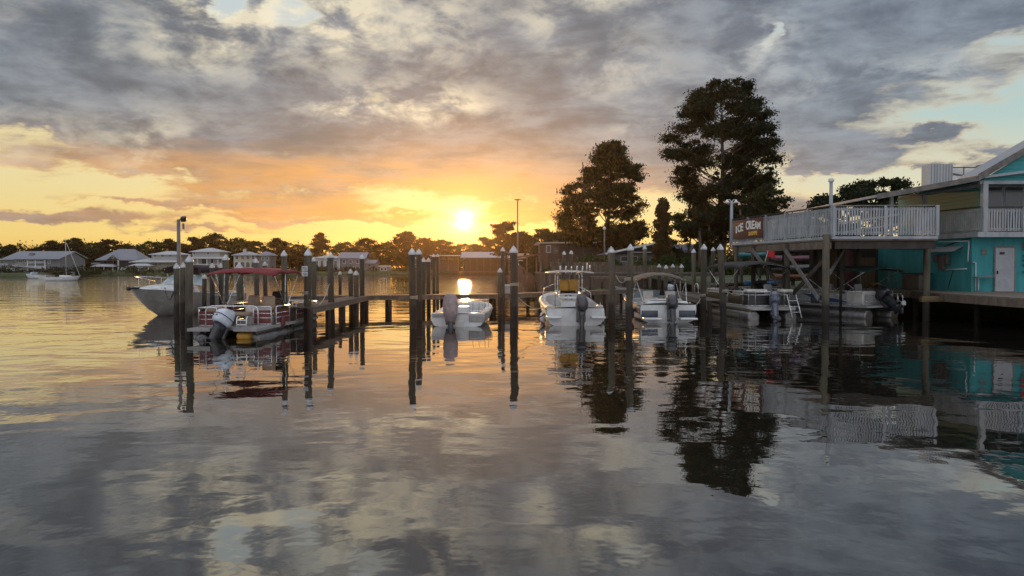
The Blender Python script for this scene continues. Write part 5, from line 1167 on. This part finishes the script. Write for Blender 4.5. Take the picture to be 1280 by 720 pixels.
# grey low houses behind the runabout
t, w, k = house('low grey house whose white-edged roof rises to a gable behind the runabout', 757, 826, 102, z=1.25)
box_part(t, 'wall', 'wallg', .8, w-.6, 0, 8, -.2, zz(317.5, 102, B0)); m = MB(); sec = [(-.2, zz(317.5, 102, B0)), (5.9, zz(304.5, 102, B0)), (7.4, zz(314, 102, B0))]
for a, b_ in zip(sec[:-1], sec[1:]): m.bar((a[0], 3.6, a[1]), (b_[0], 3.6, b_[1]), 10.0, .14)
rf = m.build('roof', M['roofg'], t); m = MB()
for a, b_ in zip(sec[:-1], sec[1:]): m.bar((a[0], -1.46, a[1]), (b_[0], -1.46, b_[1]), .06, .24)
m.build('eave_board', M['white'], rf); m = MB(); m.prism([(.9, zz(317.8, 102, B0)), (5.8, zz(306.5, 102, B0)), (6.4, zz(317.8, 102, B0))], -.08, -.02, Matrix(((1, 0, 0, 0), (0, 0, 1, 0), (0, 1, 0, 0), (0, 0, 0, 1)))); m.build('gable_wall', M['walld'], t)
windows(t, (2.4, 3.6), 0, zz(326, 102, B0), zz(321, 102, B0), .8, 'wallw'); box_part(t, 'awning', 'roofw', 3.2, 6.2, -1.3, 0, zz(316, 102, B0), zz(315, 102, B0))
t, w, k = house('dark bungalow with a long grey roof behind the vine-covered trunk', 834, 888, 112, z=1.25)
box_part(t, 'wall', 'walld', .3, w-.3, 0, 8, -.2, zz(312.5, 112, B0)); m = MB(); gable(m, .2, w-.2, -.8, 8.8, zz(313, 112, B0), zz(304.5, 112, B0), .4); rf = m.build('roof', M['roofg'], t); box_part(t, 'awning', 'roofw', 1.0, 2.6, -1, 0, zz(315.8, 112, B0), zz(314.8, 112, B0)); windows(t, (1.6, 4.2), 0, zz(324, 112, B0), zz(318, 112, B0), .9, 'wallg'); box_part(rf, 'chimney', 'wallb', 3.0, 3.5, 1, 1.6, zz(309, 112, B0), zz(303.5, 112, B0))

# timber bulkhead in front of the near bank, and fences
def bulkhead(label, p0, p1, z, name='sea_wall'):
    A_, B_ = Vector((*p0, 0)), Vector((*p1, 0)); L = (B_-A_).length; rz = math.atan2(B_.y-A_.y, B_.x-A_.x); t = thing(name, label, 'sea wall', A_, rz)
    box_part(t, 'plank_face', 'bulk', 0, L, -.05, .12, -2, z-.14); box_part(t, 'cap_board', 'brace', -.05, L+.05, -.16, .3, z-.12, z)
    for i in range(int(L/2.4)+1): m = MB(); m.tube([(i*2.4+.1, -.2, -2), (i*2.4+.1, -.2, z-.2)], .12, 8); m.build('pile', M['pile'], t)
bulkhead('dark timber sea wall with a pale cap beyond the T-top boat', (2.6, 88.5), (22, 85.4), 1.95)
bulkhead('dark timber sea wall at the edge of the bank behind the black-topped pontoon boat', (26, 69.5), (12.6, 50.1), 1.5)
for x0, x1, Y_, h, lab in ((690, 768, 93, 1.9, 'tall board fence on the bank below the brown building'), (770, 850, 92, 1.5, 'dark picket fence on the bank behind the runabout')):
    a_, b_ = at(x0, 330, Y_), at(x1, 330, Y_); t = thing('board_fence', lab, 'fence', (a_.x, Y_, 1.2)); L = b_.x-a_.x
    m = MB(); n = int(L/.18)
    for i in range(n): m.box((i*.18+.09, 0, h/2), (.14, .03, h+random.Random(i).uniform(-.06, .06)))
    m.build('pickets', M['beam'], t); m = MB(); m.bar((0, .05, .4), (L, .05, .4), .05, .1); m.bar((0, .05, h-.3), (L, .05, h-.3), .05, .1); m.build('fence_rail', M['beamd'], t)
    for i in range(int(L/2.2)+1): box_part(t, 'fence_post', 'beam', i*2.2-.06, i*2.2+.06, .05, .17, -.2, h+.1)
# ---------------------------------------------------------------- trees
def leaf_cloud(blobs, n, size, seed, soft=0.0, shell=.55):
    """n leaf sprays scattered through ellipsoid clumps (cx,cy,cz,rx,ry,rz); returns verts, quads"""
    g = np.random.default_rng(seed); B = np.array(blobs, float); wv = (B[:, 3]*B[:, 4]*B[:, 5])**.72; wv /= wv.sum()
    k = g.choice(len(B), n, p=wv); d = g.normal(size=(n, 3)); d /= np.linalg.norm(d, axis=1)[:, None]
    r = (shell+(1-shell)*g.random(n)**.8)*(1+.34*(g.random(n)-.5))+.35*(g.random(n)>.90)*g.random(n)
    if soft: r = np.minimum(np.abs(g.normal(size=n))*soft, 1.55)
    c = B[k, :3]+d*r[:, None]*B[k, 3:6]
    # thin the underside so limbs and sky show
    a = g.normal(size=(n, 3)); a /= np.linalg.norm(a, axis=1)[:, None]; b = g.normal(size=(n, 3)); b -= (b*a).sum(1)[:, None]*a; b /= np.linalg.norm(b, axis=1)[:, None]
    s = size*(.55+.9*g.random(n))[:, None]; w = s*(.38+.3*g.random(n))[:, None]; dr = np.array([0, 0, -.25*size])*g.random(n)[:, None]
    V = np.stack([c-a*s*.5, c+b*w*.5+dr*.3, c+a*s*.5+dr, c-b*w*.5], 1).reshape(-1, 3)
    return V, np.arange(4*n).reshape(n, 4)
def limbs(skel, n=7):
    b = MB()
    for pts, r in skel: b.tube(pts, r, n)
    return b
def tree_thing(name, label, loc, crownmesh, trunk_mb, bark, group=None, rz=0, sc=1, cat='tree', crown='crown'):
    t = thing(name, label, cat, loc, rz, group); t.scale = (sc, sc, sc)
    o = bpy.data.objects.new(crown, crownmesh); COL.objects.link(o); o.parent = t
    trunk_mb.build('trunk', M[bark], t); return t
def outline_tree(H, prof, nb, rb, seed, trunk_top=.86, lean=.0, trunk_r=.55, twin=None, depth=.85, zmin=None):
    """prof: [(height fraction, left, right)] crown outline in metres; clumps follow limbs out to it"""
    g = random.Random(seed); hs = [p[0]*H for p in prof]
    def lim(z):
        for a, b in zip(prof[:-1], prof[1:]):
            if a[0]*H <= z <= b[0]*H: t = (z-a[0]*H)/((b[0]-a[0])*H); return a[1]+(b[1]-a[1])*t, a[2]+(b[2]-a[2])*t
        return -.5, .5
    stems = twin or [(0, 0)]
    skel = []; blobs = []
    for sx, tx in stems:
        skel.append(([(sx+ (tx*(i/9)**1.3)+.12*math.sin(i*1.3+sx), .15*math.cos(i*1.7), H*trunk_top*i/9) for i in range(10)], [trunk_r*(1.5 if i == 0 else 1.05-.1*i) for i in range(10)]))
    for i in range(nb):
        z = hs[0]+(hs[-1]-hs[0])*(((i+g.random())/nb)**.92); l, r_ = lim(z); u = g.uniform(-1, 1); u = math.copysign(abs(u)**.80, u)
        x = (l+r_)/2+(r_-l)/2*u*.90; half = (r_-l)/2*depth; y = math.sqrt(max(.02, 1-u*u*.8))*half*g.uniform(-1, 1); x *= g.uniform(.9, 1.13)
        R_ = rb*g.uniform(.45, 1.5)*(.65+.35*min(1, (hs[-1]-z)/(H*.2)+.2)); blobs.append((x, y, z, R_*1.25, R_*1.25, R_*g.uniform(.42, .66)))
        for q in range(2): blobs.append((x+g.uniform(-1, 1)*R_, y+g.uniform(-1, 1)*R_, z+g.uniform(-.5, .4)*R_, R_*.6, R_*.6, R_*.38))
        if i % max(2, nb//80) == 0:
            sx, tx = min(stems, key=lambda s_: abs(s_[0]+s_[1]-x)); zt = max(H*.16, z-math.hypot(x-sx-tx, y)*.55-.6); f = min(1, zt/(H*trunk_top)); bx = sx+tx*f**1.3
            skel.append(([(bx, 0, zt), (bx+(x-bx)*.35, y*.35, zt+(z-zt)*.25), (bx+(x-bx)*.75, y*.75, zt+(z-zt)*.7), (x, y, z+.1)], [trunk_r*.26*(1-.55*f), trunk_r*.19*(1-.5*f), .07, .03]))
    return blobs, skel
GZ = 1.25
# the big cypress
H = 29.0; k = .112
prof = [(.19, -2.6, 2.6), (.26, -5.0, 5.0), (.36, -5.2, 6.2), (.45, -5.6, 6.6), (.55, -7.2, 7.4), (.64, -7.5, 7.5), (.74, -7.0, 7.0), (.83, -6.0, 6.0), (.91, -4.4, 4.8), (.97, -2.6, 4.0), (1.0, -.8, 1.6)]
bl, sk = outline_tree(27.2, prof, 250, 1.05, 7, trunk_r=.62, depth=.8)
V, Q = leaf_cloud(bl, 190000, .31, 11, soft=.72); me = fastmesh('crown', V, Q, M['leaf'])
p = at(902, 300, 112); tree_thing('cypress_tree', 'tallest dark cypress with a broad ragged crown behind the ice cream sign', (p.x, 112, GZ), me, limbs(sk), 'barkpale')
# second cypress, twin trunks
prof = [(.22, -2.8, 1.8), (.30, -4.8, 4.8), (.42, -5.6, 6.0), (.55, -5.4, 6.0), (.66, -4.9, 5.8), (.78, -2.8, 5.0), (.88, -1.4, 4.0), (.96, 0, 3.0), (1.0, .8, 1.9)]
bl, sk = outline_tree(17.9, prof, 200, .78, 5, trunk_r=.42, twin=[(-2.2, -.4), (.7, .4)], depth=.8)
V, Q = leaf_cloud(bl, 135000, .28, 12, soft=.72); me = fastmesh('crown', V, Q, M['leaf2'])
p = at(752, 300, 108); tree_thing('cypress_tree', 'shorter olive-toned twin-trunked cypress rising over the brown building', (p.x, 108, GZ), me, limbs(sk), 'barkpale')
# vine-clad trunk
bl = [(math.sin(i*1.7)*.35, math.cos(i*2.3)*.3, .6+i*.42, 1.15-.028*i, 1.1-.028*i, .6) for i in range(20)]+[(0, 0, 9.0, .55, .5, .6)]
V, Q = leaf_cloud(bl, 9000, .34, 13, shell=.75); me = fastmesh('vine', V, Q, M['vine'])
tr = MB(); tr.tube([(0, 0, 0), (.1, 0, 4), (.05, 0, 9.2)], [.5, .38, .2], 9)
p = at(828, 320, 96); tree_thing('vine_clad_trunk', 'narrow column-like dead trunk wrapped in rusty green vines', (p.x, 96, GZ), me, tr, 'bark', crown='vine')
# flat-topped tree behind the deck
prof = [(.42, -4.0, 3.2), (.55, -5.4, 5.0), (.68, -5.2, 5.8), (.80, -4.6, 5.4), (.92, -1.8, 4.6), (1.0, .5, 3.4)]
bl, sk = outline_tree(9.9, prof, 70, .70, 21, trunk_r=.34, twin=[(-.8, -1.4), (.6, 1.2)])
V, Q = leaf_cloud(bl, 34000, .34, 14, soft=.72); me = fastmesh('crown', V, Q, M['leaf'])
p = at(1080, 300, 80); tree_thing('spreading_tree', 'dark spreading flat-topped tree rising behind the slatted railing of the deck', (p.x, 80, GZ), me, limbs(sk), 'bark')
# loose understorey trees either side of the big cypress
for i, (x, yt, Yt, wpx, mat, lab) in enumerate([
    (958, 232, 98, 66, 'leaf2', 'loose open-crowned tree right of the tallest cypress, above the ice cream sign'),
    (862, 262, 104, 52, 'leaf2', 'bushy tree between the vine-clad trunk and the tallest cypress'),
    (1000, 268, 88, 60, 'leaf', 'small dark tree just behind the middle of the slatted railing'),
    (785, 282, 124, 70, 'leaf', 'rounded dark tree behind the grey low house with the white-edged roof')]):
    p = at(x, yt, Yt); h = p.z-GZ; w = wpx*Yt/F/2
    prof = [(.22, -w*.55, w*.6), (.4, -w*.95, w), (.6, -w, w*.9), (.8, -w*.7, w*.75), (1.0, -w*.2, w*.25)]
    bl, sk = outline_tree(h, prof, 34, w*.24, 31+i, trunk_r=.24)
    V, Q = leaf_cloud(bl, 16000, .36, 40+i, soft=.75); me = fastmesh('crown', V, Q, M[mat])
    tree_thing('broadleaf_tree', lab, (p.x, Yt, GZ), me, limbs(sk), 'bark', 'trees on the near bank')
# dark tall bare-stemmed trunks beside the big cypress
for i, (x, yt, Yt, lab) in enumerate([(874, 270, 100, 'thin tall bare trunk left of the cypress trunk'), (886, 262, 108, 'second bare trunk, close beside the cypress trunk'), (926, 262, 105, 'dark bare trunk right of the cypress trunk, just behind the ice cream sign')]):
    p = at(x, yt, Yt); h = p.z-GZ
    bl = [(random.Random(i*9+j).uniform(-1.4, 1.4), random.Random(i*9+j+50).uniform(-1.2, 1.2), h+random.Random(j).uniform(-1.6, .3), .9, .9, .45) for j in range(7)]
    V, Q = leaf_cloud(bl, 2600, .42, 60+i); me = fastmesh('crown', V, Q, M['leaf'])
    tr = MB(); tr.tube([(0, 0, -.3), (.15, 0, h*.5), (-.05, .1, h)], [.28, .2, .1], 8); tree_thing('tall_tree', lab, (p.x, Yt, GZ), me, tr, 'barkpale', 'trees on the near bank')
# far tree kinds, copied along the opposite shore
KINDS = []
for kx, (H_, w, n, rb, seed, cr) in enumerate([(12, 7.0, 80, 1.05, 3, 'leaf'), (12, 5.0, 48, .85, 9, 'leaf'), (12, 8.5, 90, 1.05, 15, 'leaf3'), (12, 3.4, 34, .75, 17, 'leaf')]):
    prof = [(.18, -w*.6, w*.6), (.38, -w, w*.95), (.6, -w*.9, w), (.8, -w*.62, w*.72), (.93, -w*.35, w*.4), (1.0, -w*.12, w*.16)]
    if kx == 1: prof = [(.40, -w*.5, w*.6), (.55, -w, w*.8), (.72, -w*.7, w), (.86, -w*.8, w*.5), (1.0, -w*.2, w*.35)]
    if kx == 3: prof = [(.55, -w*.7, w*.7), (.7, -w, w), (.85, -w*.8, w*.9), (1.0, -w*.3, w*.3)]
    bl, sk = outline_tree(H_, prof, n, rb, seed, trunk_r=.36); V, Q = leaf_cloud(bl, 13000, .56, 70+kx, soft=.72); KINDS.append((fastmesh('crown', V, Q, M[cr]), limbs(sk, 6)))
protos = {}
far = [(12, 307, 262, 0, 'low dark tree behind the left part of the large grey-roofed house'), (48, 309, 268, 1, 'thin-crowned tree peeping over the ridge of the large grey-roofed house'),
 (66, 302, 272, 0, 'rounded tree just left of the sailboat mast top'), (92, 299, 276, 0, 'large dark tree immediately right of the sailboat mast'), (112, 304, 312, 2, 'broad tree between the sailboat and the dark gabled house'),
 (136, 300, 318, 1, 'airy tree right behind the ridge of the dark gabled house'), (160, 306, 325, 0, 'dark tree behind the right slope of the dark gabled house'), (188, 302, 322, 2, 'wide tree behind the white two-tier house'),
 (212, 300, 326, 0, 'dark tree at the foot of the tall floodlight pole'), (243, 297, 322, 1, 'ragged tree above the left corner of the white square house'), (268, 293, 320, 0, 'tall dark tree above the white square house'),
 (296, 298, 322, 2, 'broad tree behind the cream house with the chimney'), (318, 302, 330, 1, 'thin tree at the right end of the cream house'), (347, 299, 312, 0, 'dome-shaped dark tree behind the piling with the tall cap'),
 (372, 306, 330, 2, 'low tree right of the dome-shaped tree'), (400, 292, 312, 3, 'high-crowned tree standing clear above the piling with two signs'), (432, 303, 322, 2, 'tree behind the grey house with broad gable'),
 (458, 299, 318, 0, 'dome-topped tree behind the tall thin piling of the left slips'), (484, 303, 325, 2, 'broad tree above the little kiosk'), (507, 291, 318, 0, 'tall dark tree just left of the centre piling cluster'),
 (530, 298, 325, 1, 'ragged tree above the centre piling cluster'), (553, 301, 330, 0, 'dark tree just left of the setting sun'), (580, 305, 330, 2, 'tree directly below the setting sun'),
 (606, 297, 322, 1, 'open tree between the sun and the mast light'), (633, 278, 260, 1, 'tall lacy tree at the foot of the mast light'), (652, 292, 250, 0, 'dark tree immediately right of the mast light'),
 (680, 287, 190, 1, 'lacy tree above the left end of the brown building'), (710, 286, 180, 0, 'dark tree behind the brown building'), (736, 290, 190, 2, 'broad tree behind the right end of the brown building')]
rt = random.Random(4)
for i, (x, yt, Yt, kd, lab) in enumerate(far):
    p = at(x, yt, Yt); sc = (p.z-.9)/12.0
    if kd not in protos: o = protos[kd] = tree_thing('shore_tree', lab, (p.x, Yt, .9), KINDS[kd][0], KINDS[kd][1], 'bark', 'trees along the far shore')
    else: o = dup(protos[kd]); o['label'] = lab
    o.location = (p.x, Yt, .9); o.rotation_euler.z = rt.uniform(0, 6.28); o.scale = (sc*rt.uniform(.95, 1.25), sc*rt.uniform(.95, 1.25), sc)
# the low continuous wood and scrub that reads as one mass
def scrub(name, label, cat, path, n, hmin, hmax, depth, size, seed, mat, z0, clump=5.0, dense=2.2):
    g = np.random.default_rng(seed); bl = []; P_ = np.array(path, float); L = np.r_[0, np.cumsum(np.linalg.norm(np.diff(P_, axis=0), axis=1))]
    m = int(L[-1]/clump*dense)
    for i in range(m):
        s_ = g.random()*L[-1]; x, y = np.interp(s_, L, P_[:, 0]), np.interp(s_, L, P_[:, 1]); h = hmin+(hmax-hmin)*g.random()**1.3; r = clump*(.5+.6*g.random())
        bl.append((x, y+g.random()*depth, z0+h*.5, r, r, h*.5))
    V, Q = leaf_cloud(bl, n, size, seed+1, shell=.5); V[:, 2] = np.maximum(V[:, 2], z0-.2)
    o = bpy.data.objects.new(name, fastmesh(name, V, Q, M[mat])); COL.objects.link(o); return tag(o, label, cat, kind='stuff')
scrub('far_wood', 'low continuous dark wood behind the houses on the far shore', 'wood', [(-420, 240), (-200, 252), (-178, 290), (-155, 318), (-110, 322), (-50, 326), (10, 328), (60, 300), (110, 280)], 150000, 7.5, 12.2, 26, .9, 101, 'leaf', .8, 6, 4.2)
scrub('hedge', 'green scrub and hedge along the near bank behind the pilings', 'hedge', [(4, 95), (16, 94), (28, 92), (34, 86)], 15000, 1.2, 3.0, 4, .40, 103, 'leaf3', 1.1, 1.5)
scrub('back_wood', 'dark wood behind the low grey houses and the raised deck', 'wood', [(3, 150), (20, 140), (34, 130), (46, 118), (75, 110), (120, 100)], 30000, 3.5, 7.5, 14, .75, 105, 'leaf', 1.0, 3.6)
scrub('shore_scrub', 'low reeds and bushes along the far waterline', 'scrub', [(-180, 209), (-124, 218), (-112, 268), (-60, 290), (-20, 304), (14, 304)], 16000, .6, 3.0, 6, .6, 107, 'leaf2', .3, 2.2)
